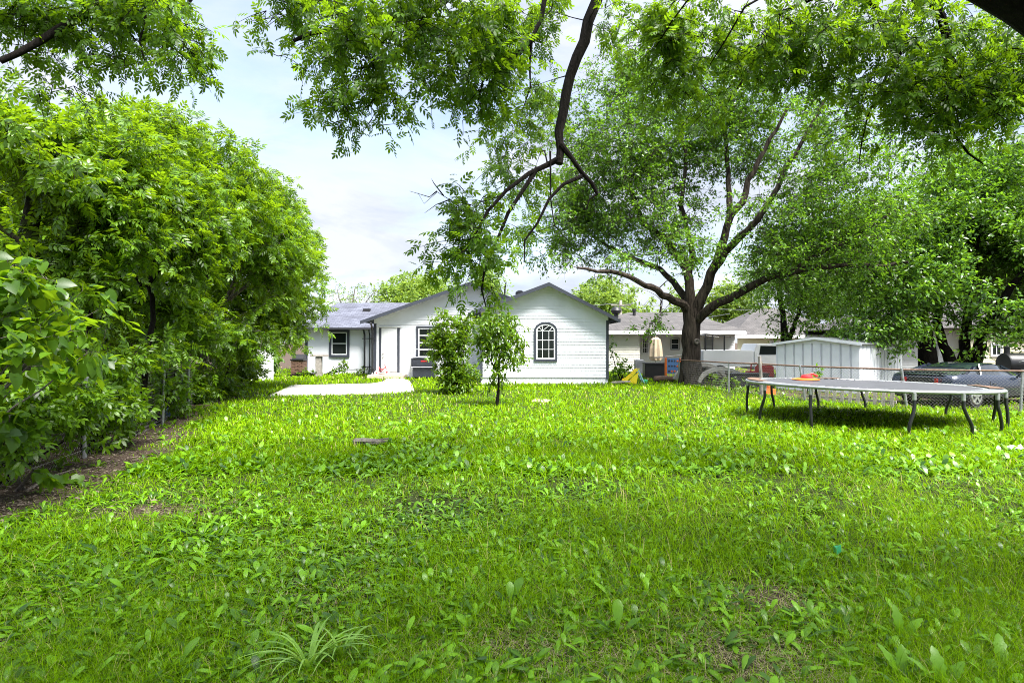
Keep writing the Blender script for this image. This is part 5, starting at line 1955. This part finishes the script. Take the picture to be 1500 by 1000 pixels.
shrub('weed_clump', 'leggy garden plant at the right corner of the arched window gable', (4.75, 26.6, 0), 68, [pb(897, 520, 26.6, 7, 26, .2), pb(905, 540, 26.6, 12, 16, .3), pb(920, 540, 27.5, 14, 12, .4)], 60, 8, 0.14, LEAF7, 'leaf_elm', spread=.2)
shrub('weed_clump', 'tangle of weeds under the fence right of the elm trunk', (8.0, 22.6, 0), 69, [pb(1062, 556, 22.6, 26, 8, .3), pb(1045, 566, 23.6, 14, 6, .3), pb(1090, 570, 21.2, 22, 7, .3)], 60, 8, 0.12, LEAF7, 'leaf_bush', spread=.2)
shrub('weed_clump', 'thin young weed growing up against the ribbed shed wall', (9.9, 20.4, 0), 70, [pb(1197, 545, 20.2, 8, 14, .15), pb(1190, 560, 20, 10, 10, .2)], 26, 7, 0.1, LEAF7, 'leaf_elm', spread=.15, stems=4)

shrub('vine', 'dark leafy vine covering the nearest stretch of left chain link fence', (-6.35, 7.6, 0), 75, [pb(40, 590, 7.3, 60, 40, .2), pb(95, 590, 8.2, 45, 40, .2), pb(20, 650, 6.8, 40, 24, .15, .5), pb(110, 630, 8.5, 22, 24, .15, .6)], 90, 11, 0.16, COMP5, 'leaf_row', spread=.25, group=gu)
# near broad-leaved shrub (heart leaves)
shrub('broadleaf_shrub', 'large heart leaved shrub overhanging the near fence at left edge', (-6.3, 6.3, 0), 71,
      [pb(40, 410, 6.0, 75, 42, .5), pb(20, 480, 5.8, 70, 55, .5), pb(95, 480, 6.6, 60, 40, .5, .8), pb(15, 575, 6.0, 40, 22, .3, .5), pb(50, 535, 6.0, 60, 28, .4, .8), pb(-40, 430, 5.8, 70, 90, .5), pb(120, 510, 7.2, 45, 45, .4, .7), pb(30, 350, 6.2, 60, 18, .4, .6)],
      100, 7, 0.135, HEART, 'leaf_big', spread=0.36, stems=12, droop=0.45, bark='barkg', upn=1.4)
shrub('broadleaf_shrub', 'low trailing broad leaves poking out at the fence foot', (-5.75, 7.2, 0), 72,
      [pb(60, 690, 7.0, 26, 7, .12), pb(105, 690, 7.6, 16, 7, .12), pb(15, 615, 6.6, 20, 20, .15)], 14, 5, 0.16, HEART, 'leaf_big', spread=0.22, stems=4, droop=0.5, bark='barkg')

# bush and sapling in front of the house
shrub('bush', 'dense dark bush standing left of the sapling before the house', P(672, 577, 20.5)[:2] + (0,), 73,
      [pb(664, 500, 20.5, 26, 34, .7), pb(668, 545, 20.5, 31, 26, .75), pb(650, 478, 20.4, 15, 26, .45), pb(680, 470, 20.6, 15, 26, .5), pb(640, 505, 20.4, 13, 26, .45), pb(664, 566, 20.5, 27, 11, .6)],
      470, 22, 0.115, LEAF7, 'leaf_bush', spread=0.26, stems=12, gap=(2.0, -0.7))
bs = P(728, 596, 16.6)
sx = bs[0]
sapl = [([(sx, 16.6, -.02), (sx + .02, 16.6, 0.5), (sx + .05, 16.62, 1.1), (sx + 0.02, 16.6, 1.8), (sx + .08, 16.6, 2.55)], 0.04, 0.01),
        (PL((729, 545, 16.6), (712, 510, 16.6), (700, 480, 16.5)), .018, .006), (PL((730, 530, 16.6), (750, 500, 16.6), (762, 480, 16.7)), .018, .006)]
tree('sapling', 'slender young tree with thin dark stem in front of the bush', 'tree', (sx, 16.6, 0), 74, sapl,
     [pb(731, 500, 16.6, 30, 46, .55), pb(733, 455, 16.6, 24, 22, .45), pb(745, 475, 16.6, 28, 22, .45), pb(755, 510, 16.6, 22, 24, .4, .7), pb(712, 490, 16.6, 18, 36, .4), pb(725, 550, 16.6, 20, 16, .35, .5), pb(706, 462, 16.4, 16, 10, .3, .5)],
     260, 15, 0.25, 0.115, LEAF7, 'leaf_bush', 'bark2', gap=(2.4, -0.35), twigs=False, droop=0.55, rmin=0.003, rk=0.008, flare=0.4)

# ---- overhanging tree above the camera
OL = [
    ([(6.4, 3.0, -0.05), (6.0, 3.2, 1.2), (5.0, 3.6, 2.75), (3.42, 4.0, 4.04), (2.25, 4.4, 5.15), (1.2, 5.8, 6.9), (1.33, 8.0, 7.6)], 0.34, 0.14),
    (PL((905, -150, 8.0), (890, -60, 8.0), (872, 0, 8.0), (856, 60, 8), (836, 112, 8), (824, 165, 8), (819, 240, 7.9)), 0.092, 0.052),
    (PL((820, 232, 7.9), (800, 240, 7.9), (776, 254, 7.8), (742, 280, 7.7), (715, 310, 7.6), (697, 345, 7.5), (688, 360, 7.5)), 0.042, 0.010),
    (PL((786, 248, 7.85), (768, 275, 7.8), (745, 312, 7.7), (728, 345, 7.7), (712, 385, 7.6), (707, 425, 7.6), (712, 450, 7.6)), 0.034, 0.008),
    (PL((822, 212, 7.9), (836, 232, 7.9), (853, 252, 7.9), (868, 270, 8), (875, 284, 8)), 0.040, 0.022),
    (PL((875, 284, 8), (866, 292, 8), (858, 307, 8)), 0.018, 0.006),
    (PL((852, 258, 7.9), (824, 270, 7.8), (806, 290, 7.8), (788, 325, 7.7), (768, 350, 7.7), (768, 384, 7.7)), 0.028, 0.007),
    (PL((806, 222, 7.9), (808, 290, 7.9), (812, 330, 7.8), (835, 355, 7.8)), 0.014, 0.004),
    # middle left limb
    ([(2.3, 4.4, 5.3), (0.6, 5.4, 6.6), (-1.0, 6.6, 6.9), P(690, -60, 7.3), P(650, 0, 7.2), P(625, 16, 7.1), P(590, 26, 7.1), P(552, 24, 7.0), P(490, 40, 7.0), P(430, 60, 6.9)], 0.17, 0.02),
    (PL((632, 14, 7.1), (606, 48, 7.1), (590, 72, 7.1), (565, 90, 7.0), (530, 100, 7.0)), 0.04, 0.01),
    (PL((830, -90, 7.6), (800, 0, 7.5), (794, 28, 7.5), (778, 60, 7.4), (756, 76, 7.4), (720, 78, 7.3), (688, 74, 7.3)), 0.05, 0.01),
    (PL((776, 62, 7.4), (760, 80, 7.4), (735, 98, 7.3), (708, 118, 7.3), (700, 150, 7.3)), 0.032, 0.006),
    (PL((779, 55, 7.4), (779, 90, 7.5), (776, 130, 7.5), (766, 160, 7.5)), 0.02, 0.005),
    # far left limb
    ([(0.6, 5.4, 6.6), (-2.0, 6.2, 7.2), (-4.0, 6.6, 7.0), P(200, -60, 7.0), P(120, 20, 7.0), P(60, 60, 6.8), P(0, 90, 6.6)], 0.15, 0.03),
    (PL((240, -40, 7.0), (215, 20, 7.0), (205, 60, 6.9), (215, 100, 6.9)), 0.03, 0.006),
    (PL((300, -30, 7.2), (255, 40, 7.1), (250, 80, 7.1)), 0.03, 0.006),
    # right limbs
    ([(3.5, 4.0, 4.16), (3.4, 5.0, 5.7), (3.6, 6.2, 6.4), P(1240, -60, 7.0), P(1190, 0, 7.2), P(1145, 20, 7.4), P(1110, 80, 7.6), P(1080, 130, 7.7)], 0.09, 0.012),
    (PL((1240, -60, 7.0), (1270, 0, 7.2), (1330, 60, 7.3), (1300, 110, 7.4), (1272, 170, 7.5), (1258, 240, 7.6)), 0.04, 0.006),
    (PL((1340, -60, 6.8), (1380, 30, 7.0), (1384, 90, 7.2), (1380, 160, 7.3), (1400, 200, 7.4), (1440, 240, 7.5)), 0.07, 0.008),
    (PL((1384, 70, 7.2), (1410, 110, 7.2), (1430, 160, 7.3), (1460, 190, 7.4)), 0.035, 0.006),
    (PL((1190, 0, 7.2), (1130, -10, 7.0), (1090, 10, 7.0), (1060, 60, 7.2), (1040, 95, 7.4)), 0.022, 0.006),
    (PL((1130, -10, 7.0), (1040, -20, 7.2), (985, 30, 7.6), (960, 70, 7.8)), 0.022, 0.006),
    # canopy above and behind the camera
    ([(5.0, 3.6, 2.6), (5.6, 2.0, 5.0), (5.0, 0.0, 7.5), (3.5, -2.0, 9.0)], 0.2, 0.05),
    ([(2.3, 4.4, 5.3), (1.0, 3.5, 7.5), (-2.0, 2.5, 9.0), (-5.0, 3.0, 9.5)], 0.16, 0.05),
    ([(3.5, 4.0, 4.16), (5.0, 5.0, 7.0), (6.5, 6.0, 8.8), (7.5, 8.0, 9.6)], 0.16, 0.05),
]
OB = [pb(60, 20, 7.0, 95, 80, .9, 1.1), pb(190, 10, 7.0, 100, 80, .9), pb(268, 60, 7.0, 26, 56, .6, 1.2), pb(60, 110, 6.8, 70, 34, .6, .7), pb(20, 90, 6.4, 60, 60, .5),
      pb(435, 20, 7.0, 66, 80, .8), pb(530, 60, 7.0, 85, 75, .8), pb(500, 130, 7.0, 85, 40, .6), pb(620, 20, 6.6, 60, 60, .8, 1.2), pb(560, 160, 7.1, 40, 25, .4, .8), pb(640, 110, 7.0, 40, 30, .4, .6),
      pb(720, 50, 7.2, 80, 70, .9, 1.1), pb(700, 130, 7.3, 70, 50, .7), pb(760, 170, 9.2, 60, 50, .7), pb(720, 210, 9.0, 55, 40, .6, .8), pb(770, 260, 9.2, 50, 40, .6, .5),
      pb(690, 310, 7.7, 50, 40, .6), pb(680, 370, 7.6, 52, 42, .6, .9), pb(715, 410, 7.6, 30, 24, .4, .4), pb(770, 330, 8.8, 30, 30, .5, .25), pb(790, 20, 8.6, 45, 50, .6, .6), pb(690, 430, 7.6, 14, 20, .3, .4), pb(655, 270, 7.7, 18, 20, .3, .5),
      pb(985, 50, 7.8, 60, 75, 1.0, 1.5), pb(1080, 50, 7.5, 90, 90, 1.0, 1.5), pb(1020, 120, 8.0, 60, 50, .8, 1.2), pb(910, 15, 8.0, 40, 35, .6, 1.0), pb(1190, 30, 7.0, 90, 75, .9, 1.3), pb(1300, 60, 7.2, 90, 90, 1.0), pb(1420, 80, 7.2, 90, 100, 1.0),
      pb(1260, 160, 7.5, 60, 60, .8, .6), pb(1380, 180, 7.4, 85, 60, .9), pb(1480, 190, 7.4, 70, 70, .9), pb(1440, 250, 7.6, 60, 25, .6, .6), pb(1340, 120, 7.4, 70, 60, .9), pb(1250, 215, 7.6, 14, 24, .3, .6)]
oroot = thing('overhanging_tree', 'near ash tree leaning in from right with limbs drooping across the top', 'tree', (6.4, 3.0, 0))
ot = Tree(81)
for i, (pts, r0, r1) in enumerate(OL):
    ot.limb(pts, r0, r1, n=12 if r0 > .1 else 8, step=0.22, wob=0.012, flare=0.4 if i == 0 else 0)
HB = [b_ for i, b_ in enumerate(OB) if 13 <= i <= 21]
RB = [b_ for i, b_ in enumerate(OB) if i >= 22]
LB = [b_ for i, b_ in enumerate(OB) if i < 13]
tips = np.concatenate([ot.sample(LB, 560, 0.6, (2.2, -0.3)), ot.sample(HB, 190, 0.6, (2.5, -0.5)), ot.sample(RB, 680, 0.6, (1.9, -0.4)),
                       ot.sample([pb(1000, 25, 7.9, 75, 45, .8), pb(1085, 60, 7.6, 70, 60, .8), pb(1170, 60, 7.4, 60, 60, .8), pb(980, 90, 8, 45, 45, .6), pb(1480, 120, 7.4, 50, 90, .7)], 150, 0.7)])
ot.grow(tips, rk=0.009, rmin=0.004, maxr=0.03)
ins = Inst()
ot.leaves(ins, COMP7, 12, 0.38, 0.132, droop=0.28, upn=0.8, twigs=True, jit=0.45)
# high canopy out of the frame: it only shades the lawn
n_vis = len(ot.tips)
CB = [(0, 0.5, 8.6, 4.6, 2.6, 1.5), (-5, 1, 9.2, 3.4, 2.6, 1.4), (5, 0.5, 8.8, 4.6, 2.6, 1.5), (3, -3, 9, 5, 2.6, 1.3), (9, 1, 8, 3, 2.6, 1.2), (-2, -3, 8.6, 4, 2.4, 1.2)]
t2 = ot.sample(CB, 340, 0.5, (0.9, -0.9))
t2 = t2[t2[:, 2] > 1.75 + 0.60 * np.maximum(t2[:, 1], 0) + 0.5]
ot.tips, ot.dirs = [], []
ot.grow(t2, rk=0.009, rmin=0.006, maxr=0.05)
ot.leaves(ins, COMP9L, 14, 0.75, 0.42, droop=0.35, twigs=False)
# dead twig spray at the left of the hanging branch
for q in [((738, 285), (690, 300), (660, 292), (640, 280), (622, 298), (612, 282)), ((660, 292), (640, 300), (622, 312)), ((650, 287), (636, 268), (632, 262)), ((690, 300), (672, 312), (655, 322)), ((640, 280), (628, 288), (600, 280))]:
    ot.limb(PL(*[(a, b_, 7.7) for a, b_ in q]), 0.009, 0.002, n=4, step=0.15, wob=0.012, attach=False)
ot.mb.build('trunk', 'bark2', oroot, smooth=True)
ins.build('crown', 'leaf_over', oroot)
# ================================================================== lawn
R = np.random.default_rng(5)
HOUSE_RECTS = [(xL - .1, xR + .1, 25.35, 45), (X1 - .05, 2.8, 29.95, 45), (xa - .1, xb, 32.95, 45)]


def allowed(x, y):
    ok = ~inpoly(x + R.normal(size=x.shape) * .10, y + R.normal(size=x.shape) * .16, PATIO)
    for a, b_, c, d in HOUSE_RECTS:
        ok &= ~((x > a) & (x < b_) & (y > c) & (y < d))
    ok &= ~((x > (546 - 750) / F * 30 - .05) & (x < (597 - 750) / F * 30) & (y > 28.8) & (y < 30))
    # shed footprint
    dx, dy = x - C.x, y - C.y
    u = dx * wd.x + dy * wd.y
    v = dx * dd.x + dy * dd.y
    ok &= ~((u > -.1) & (u < SW + .1) & (v > -.1) & (v < SD + .1))
    ok &= x > np.interp(y, FY, FX) - 1.0
    return ok


def scatter(n, y0, y1, pad=0.45, power=1.0):
    """points over the lawn, denser towards the viewer as in any level-of-detail scatter"""
    s0, s1 = 1 / y1 ** power, 1 / y0 ** power
    s = R.uniform(s0, s1, n)
    y = (1 / s) ** (1 / power)
    half = (0.8334 + pad) * y
    x = R.uniform(-1, 1, n) * np.minimum(half, 30)
    return x, y


BLADE = ([(0, -.5, 0), (0, .5, 0), (0.38, -.46, .06), (0.38, .46, .06), (0.74, -.32, .26), (0.74, .32, .26), (1, 0, .55)], [(0, 1, 3, 2), (2, 3, 5, 4), (4, 5, 6)])
BLADE_F = ([(0, -.5, 0), (0, .5, 0), (0.6, -.4, .15), (0.6, .4, .15), (1, 0, .45)], [(0, 1, 3, 2), (2, 3, 4)])
ins = Inst()


def grass(n, y0, y1, tm, hmin, hmax, wfac, power=1.0, dens_noise=True):
    x, y = scatter(n, y0, y1, power=power)
    b_ = bare(x, y)
    keep = allowed(x, y) & (R.uniform(0, 1, n) > b_ * 1.12 * np.clip(.75 + .3 * vnoise(x, y, 47, 6.0), .5, 1))
    if dens_noise:
        dn = vnoise(x, y, 41, 1.8)
        keep &= R.uniform(0, 1, n) < np.clip(0.66 + 0.42 * dn + np.clip((y - 7) / 12, 0, .4), 0.10, 1)
    x, y, b_ = x[keep], y[keep], b_[keep]
    k = len(x)
    h = R.uniform(hmin, hmax, k) * np.clip(1 + 0.28 * vnoise(x, y, 43, 1.2), .5, 1.5) * (1 - 0.5 * b_)
    a = R.uniform(0, 6.283, k)
    tl = R.uniform(0.05, 0.75, k)
    u = np.stack([np.cos(a) * tl, np.sin(a) * tl, np.ones(k)], 1)
    nn = np.stack([np.cos(a), np.sin(a), -tl], 1)
    w = wfac * np.maximum(y, 3.0) * R.uniform(.7, 1.3, k)
    sc = np.stack([h, w, h * R.uniform(.5, 1.2, k)], 1)
    ins.put(tm, np.stack([x, y, np.full(k, -0.01)], 1), u, nn, sc)


grass(280000, 2.6, 9.5, BLADE, 0.055, 0.19, 0.0008)
grass(170000, 8.5, 24, BLADE_F, 0.07, 0.16, 0.00115)
grass(60000, 22, 46, BLADE_F, 0.08, 0.20, 0.0016)
g = ins.build('grass', 'grass')
tag(g, kind='stuff')

# broad-leaved weeds
WV = []
prof = [(0, .04, 0), (.22, .06, .02), (.45, .15, .07), (.68, .30, .19), (.86, .33, .36), (.97, .18, .52)]
for t, w, z in prof:
    WV += [(t, -w / 2, z + .05 * w), (t, 0, z - .02), (t, w / 2, z + .05 * w)]
WV.append((1.02, 0, .58))
WF = []
for i in range(5):
    WF += [(3 * i, 3 * i + 1, 3 * i + 4, 3 * i + 3), (3 * i + 1, 3 * i + 2, 3 * i + 5, 3 * i + 4)]
WF += [(15, 16, 18), (16, 17, 18)]
WEED = (WV, WF)
WEED_F = ([(0, -.03, 0), (0, .03, 0), (.5, -.16, .08), (.5, .16, .08), (.8, -.2, .26), (.8, .2, .26), (1, 0, .42)], [(0, 1, 3, 2), (2, 3, 5, 4), (4, 5, 6)])
ins = Inst()


def weeds(n, y0, y1, tm, hmin, hmax, power=1.0, thr=0.0, k0=1.0):
    x, y = scatter(n, y0, y1, power=power)
    dn = vnoise(x, y, 61, 1.1) * .6 + vnoise(x, y, 62, 3.0) * .5
    left = np.clip((2.2 - x) / 5, -0.08, 0.45) * (y < 9)
    near = np.clip((y - 2.6) / 2.4, 0.0, 1)
    p = np.clip((0.52 + .35 * dn + left) * (0.12 + 0.88 * near), 0, 1)
    p *= 1 - np.clip(bare(x, y) * 1.25, 0, 0.97)
    keep = allowed(x, y) & (R.uniform(0, 1, n) < p)
    x, y = x[keep], y[keep]
    m_ = len(x)
    q = R.integers(3, 8, m_)
    px_ = np.repeat(x, q)
    py_ = np.repeat(y, q)
    k = len(px_)
    a = R.uniform(0, 6.283, k)
    tl = R.uniform(0.2, 1.5, k)
    px_ = px_ + np.cos(a) * .012
    py_ = py_ + np.sin(a) * .012
    u = np.stack([np.cos(a) * tl, np.sin(a) * tl, np.ones(k)], 1)
    nn = np.stack([np.cos(a), np.sin(a), -tl], 1) + R.normal(size=(k, 3)) * .25
    h = np.repeat(R.uniform(hmin, hmax, m_), q) * R.uniform(.6, 1.15, k)
    sc = np.stack([h, h * R.uniform(.75, 1.2, k), h * R.uniform(.5, 1.6, k)], 1)
    ins.put(tm, np.stack([px_, py_, np.full(k, -0.005)], 1), u, nn, sc)


weeds(23000, 2.7, 8.5, WEED, 0.045, 0.125)
weeds(16000, 8.0, 25, WEED_F, 0.09, 0.17, power=1.2)
g = ins.build('broadleaf_weeds', 'weed', smooth=True)
tag(g, kind='stuff')

# straw and dead blades close to the viewer
ins = Inst()
n = 75000
x, y = scatter(n, 2.6, 8.5, pad=.3)
dn = vnoise(x, y, 71, 1.6)
keep = allowed(x, y) & (R.uniform(0, 1, n) < np.clip(.30 + .40 * dn + bare(x, y) * .4 + np.clip((5 - y) / 5, 0, .4), 0, 1))
x, y = x[keep], y[keep]
k = len(x)
a = R.uniform(0, 6.283, k)
u = np.stack([np.cos(a), np.sin(a), R.uniform(-.05, .55, k)], 1)
nn = np.stack([np.cos(a) * .2, np.sin(a) * .2, np.ones(k)], 1)
h = R.uniform(.04, .14, k)
ins.put(BLADE_F, np.stack([x, y, R.uniform(.0, .03, k)], 1), u, nn, np.stack([h, np.full(k, .0022), h * -.4], 1))
tag(ins.build('dry_straw', 'straw'), kind='stuff')

# fallen leaves on the bare strip
ins = Inst()
n = 26000
y = 1 / R.uniform(1 / 26, 1 / 4.2, n)
x = np.interp(y, FY, FX) + R.uniform(-.9, 3.0, n)
keep = R.uniform(0, 1, n) < np.clip(bare(x, y) * 1.1, 0.0, 1)
x, y = x[keep], y[keep]
k = len(x)
a = R.uniform(0, 6.283, k)
u = np.stack([np.cos(a), np.sin(a), R.normal(size=k) * .22], 1)
nn = np.stack([R.normal(size=k) * .35, R.normal(size=k) * .35, np.ones(k)], 1)
ins.put(LEAF4, np.stack([x, y, R.uniform(.004, .03, k)], 1), u, nn, np.clip(np.exp(R.normal(-3.45, .5, k)), .012, .10))
tag(ins.build('leaf_litter', 'litter'), kind='stuff')

# ---- single plants close to the camera
def rosette(name, label, cat, x, y, leaves, mat, width=1.0, tm=WEED):
    i_ = Inst()
    r = np.random.default_rng(int(abs(x * 1000 + y * 77)))
    for (az, tilt, ln, bend) in leaves:
        a = math.radians(az)
        u = np.array([[math.cos(a) * tilt, math.sin(a) * tilt, 1.0]])
        nn = np.array([[math.cos(a), math.sin(a), -tilt]])
        i_.put(tm, np.array([[x + .01 * math.cos(a), y + .01 * math.sin(a), 0.0]]), u, nn, np.array([[ln, ln * width, ln * bend]]))
    return tag(i_.build(name, mat, smooth=True), label, cat)


# dandelion style toothed leaf
DV, DF = [], []
for i in range(11):
    t = i / 10
    w = (0.05 + 0.34 * math.sin(math.pi * min(1, t ** 1.2)) ** .8) * (1.0 if i % 2 else 0.72) if i < 10 else 0.04
    z = .05 * t + .38 * t ** 3
    DV += [(t, -w / 2, z + .04 * w), (t, 0, z - .015), (t, w / 2, z + .04 * w)]
for i in range(10):
    DF += [(3 * i, 3 * i + 1, 3 * i + 4, 3 * i + 3), (3 * i + 1, 3 * i + 2, 3 * i + 5, 3 * i + 4)]
DAND = (DV, DF)
X, Y, _ = G(1322, 938)
rosette('dandelion_plant', 'toothed leaf dandelion with one tall upright leaf, lower right of lawn', 'plant', X, Y, [(95, .15, .19, .45), (170, .9, .17, .8), (20, .8, .18, .7), (230, 1.0, .15, .6), (-50, 1.0, .16, .5)], 'weed', 1.0, DAND)
X, Y, _ = G(1322, 1000)
rosette('dandelion_plant', 'toothed leaf dandelion leaning left at the bottom edge', 'plant', X, Y, [(120, .3, .18, .9), (60, .4, .18, .5), (-30, .8, .16, .6)], 'weed', .9, DAND)
X, Y, _ = G(1384, 1010)
rosette('dandelion_plant', 'broad leaved dandelion cluster at the bottom right edge', 'plant', X, Y, [(90, .2, .19, .6), (20, .6, .17, .7), (150, .7, .19, .6), (-60, .8, .15, .6), (210, .8, .17, .6)], 'weed', 1.1, DAND)
X, Y, _ = G(1470, 985)
rosette('dandelion_plant', 'single slanted pale dandelion leaf in the lower right corner', 'plant', X, Y, [(60, .6, .2, .6), (160, 1.0, .14, .5)], 'weed', .9, DAND)
X, Y, _ = G(748, 892)
rosette('weed_plant', 'lone broad leaved weed in the thin grass at front centre', 'plant', X, Y, [(95, .15, .16, .5), (60, .4, .2, .6), (150, .6, .14, .6), (-20, .9, .1, .5)], 'weed')
X, Y, _ = G(905, 935)
rosette('weed_plant', 'two stalked broad weed beside the bare soil patch', 'plant', X, Y, [(80, .1, .2, .6), (20, .7, .16, .6), (170, .6, .15, .6), (-80, .5, .09, .3)], 'weed')
# tall arching grass tuft
LV, LF = [], []
for i in range(9):
    t = i / 8
    w = .045 * (1 - t ** 2.2) + .002
    ang = t * 1.75
    LV += [(math.sin(ang) / 1.75 + 0.0, -w / 2, (1 - math.cos(ang)) / 1.75), (math.sin(ang) / 1.75, w / 2, (1 - math.cos(ang)) / 1.75)]
for i in range(8):
    LF.append((2 * i, 2 * i + 1, 2 * i + 3, 2 * i + 2))
ARCH = (LV, LF)
X, Y, _ = G(452, 985)
ra = random.Random(9)
rosette('grass_tuft', 'tall pale arching grass tuft at the bottom left of centre', 'grass tuft', X, Y, [(ra.uniform(0, 360), ra.uniform(.1, .55), ra.uniform(.26, .46), ra.uniform(.8, 1.3)) for _ in range(26)], 'tuft', 1.15, ARCH)
X, Y, _ = G(500, 965)
rosette('grass_tuft', 'smaller arching grass tuft just right of the tall pale one', 'grass tuft', X, Y, [(ra.uniform(0, 360), ra.uniform(.1, .6), ra.uniform(.2, .36), ra.uniform(.8, 1.3)) for _ in range(16)], 'tuft', 1.1, ARCH)
SKY_STRENGTH = 0.11
CLOUD = (2.25, 2.36, 2.65, 1)
SUN_E = 4.4
SUN_ANG = math.radians(28)
EXPOSURE = 1.92
# ================================================================== sky, sun, camera
SUN_EL, SUN_AZ = math.radians(61), math.radians(138)      # azimuth clockwise from +Y
sd = Vector((math.sin(SUN_AZ) * math.cos(SUN_EL), math.cos(SUN_AZ) * math.cos(SUN_EL), math.sin(SUN_EL)))
w = bpy.data.worlds.new('World')
SC.world = w
w.use_nodes = True
nt = w.node_tree
for n in list(nt.nodes):
    nt.nodes.remove(n)
L = nt.links.new
out = nt.nodes.new('ShaderNodeOutputWorld')
bg = N(nt, 'ShaderNodeBackground', Strength=SKY_STRENGTH)
sky = nt.nodes.new('ShaderNodeTexSky')
sky.sky_type = 'NISHITA'
sky.sun_disc = False
sky.sun_elevation = SUN_EL
sky.sun_rotation = SUN_AZ
sky.dust_density = 2.0
tc = nt.nodes.new('ShaderNodeTexCoord')
mp = N(nt, 'ShaderNodeMapping')
mp.inputs['Scale'].default_value = (1, 1, 2.6)
mp.inputs['Location'].default_value = (0.35, 0.2, 0.1)
L(tc.outputs['Generated'], mp.inputs['Vector'])
nz = N(nt, 'ShaderNodeTexNoise', Scale=2.6, Detail=7.0, Roughness=0.55, Distortion=0.3)
L(mp.outputs['Vector'], nz.inputs['Vector'])
cr = ramp(nt, [(0.36, (0.4, 0.4, 0.4)), (0.58, (1, 1, 1))])
L(nz.outputs['Fac'], cr.inputs['Fac'])
mx = N(nt, 'ShaderNodeMixRGB')
L(cr.outputs['Color'], mx.inputs['Fac'])
L(sky.outputs['Color'], mx.inputs['Color1'])
n2 = N(nt, 'ShaderNodeTexNoise', Scale=4.2, Detail=6.0, Roughness=0.6, Distortion=0.5)
L(mp.outputs['Vector'], n2.inputs['Vector'])
c2 = ramp(nt, [(0.36, [c * f for c, f in zip(CLOUD[:3], (0.74, 0.79, 0.86))]), (0.58, [c * 1.04 for c in CLOUD[:3]])])
L(n2.outputs['Fac'], c2.inputs['Fac'])
L(c2.outputs['Color'], mx.inputs['Color2'])
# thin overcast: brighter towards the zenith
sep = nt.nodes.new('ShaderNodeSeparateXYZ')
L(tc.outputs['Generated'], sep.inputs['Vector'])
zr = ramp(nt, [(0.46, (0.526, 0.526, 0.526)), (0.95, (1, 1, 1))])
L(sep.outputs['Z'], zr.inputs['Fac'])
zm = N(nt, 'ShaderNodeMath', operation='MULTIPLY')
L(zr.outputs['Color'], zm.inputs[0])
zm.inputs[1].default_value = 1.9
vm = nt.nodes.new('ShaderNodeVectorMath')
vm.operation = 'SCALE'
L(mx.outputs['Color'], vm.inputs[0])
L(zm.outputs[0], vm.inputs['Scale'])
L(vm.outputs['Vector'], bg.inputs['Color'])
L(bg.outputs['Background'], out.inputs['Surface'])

ld = bpy.data.lights.new('Sun', 'SUN')
ld.energy = SUN_E
ld.angle = SUN_ANG
ld.color = (1.0, 0.97, 0.91)
lo = bpy.data.objects.new('sun', ld)
lo.rotation_euler = sd.to_track_quat('Z', 'Y').to_euler()
lo.location = sd * 60
COL.objects.link(lo)

cd = bpy.data.cameras.new('Camera')
cd.sensor_width = 36
cd.lens = 36 * F / 1500
cd.clip_start = 0.05
cd.clip_end = 3000
cam = bpy.data.objects.new('camera', cd)
cam.location = (0, 0, H)
cam.rotation_euler = (math.radians(90), 0, 0)
COL.objects.link(cam)
SC.camera = cam

SC.view_settings.view_transform = 'Standard'
SC.view_settings.look = 'None'
SC.view_settings.exposure = EXPOSURE
SC.view_settings.gamma = 1
SC.render.engine = 'CYCLES'
cy = SC.cycles
cy.max_bounces = 7
cy.diffuse_bounces = 2
cy.glossy_bounces = 2
cy.transmission_bounces = 4
cy.transparent_max_bounces = 4
cy.caustics_reflective = False
cy.caustics_refractive = False
cy.use_denoising = True
cy.denoiser = 'OPENIMAGEDENOISE'
cy.denoising_input_passes = 'RGB_ALBEDO_NORMAL'
cy.denoising_prefilter = 'NONE'
cy.filter_width = 1.0
cy.use_adaptive_sampling = False
cy.adaptive_threshold = 0.015
cy.sample_clamp_indirect = 6
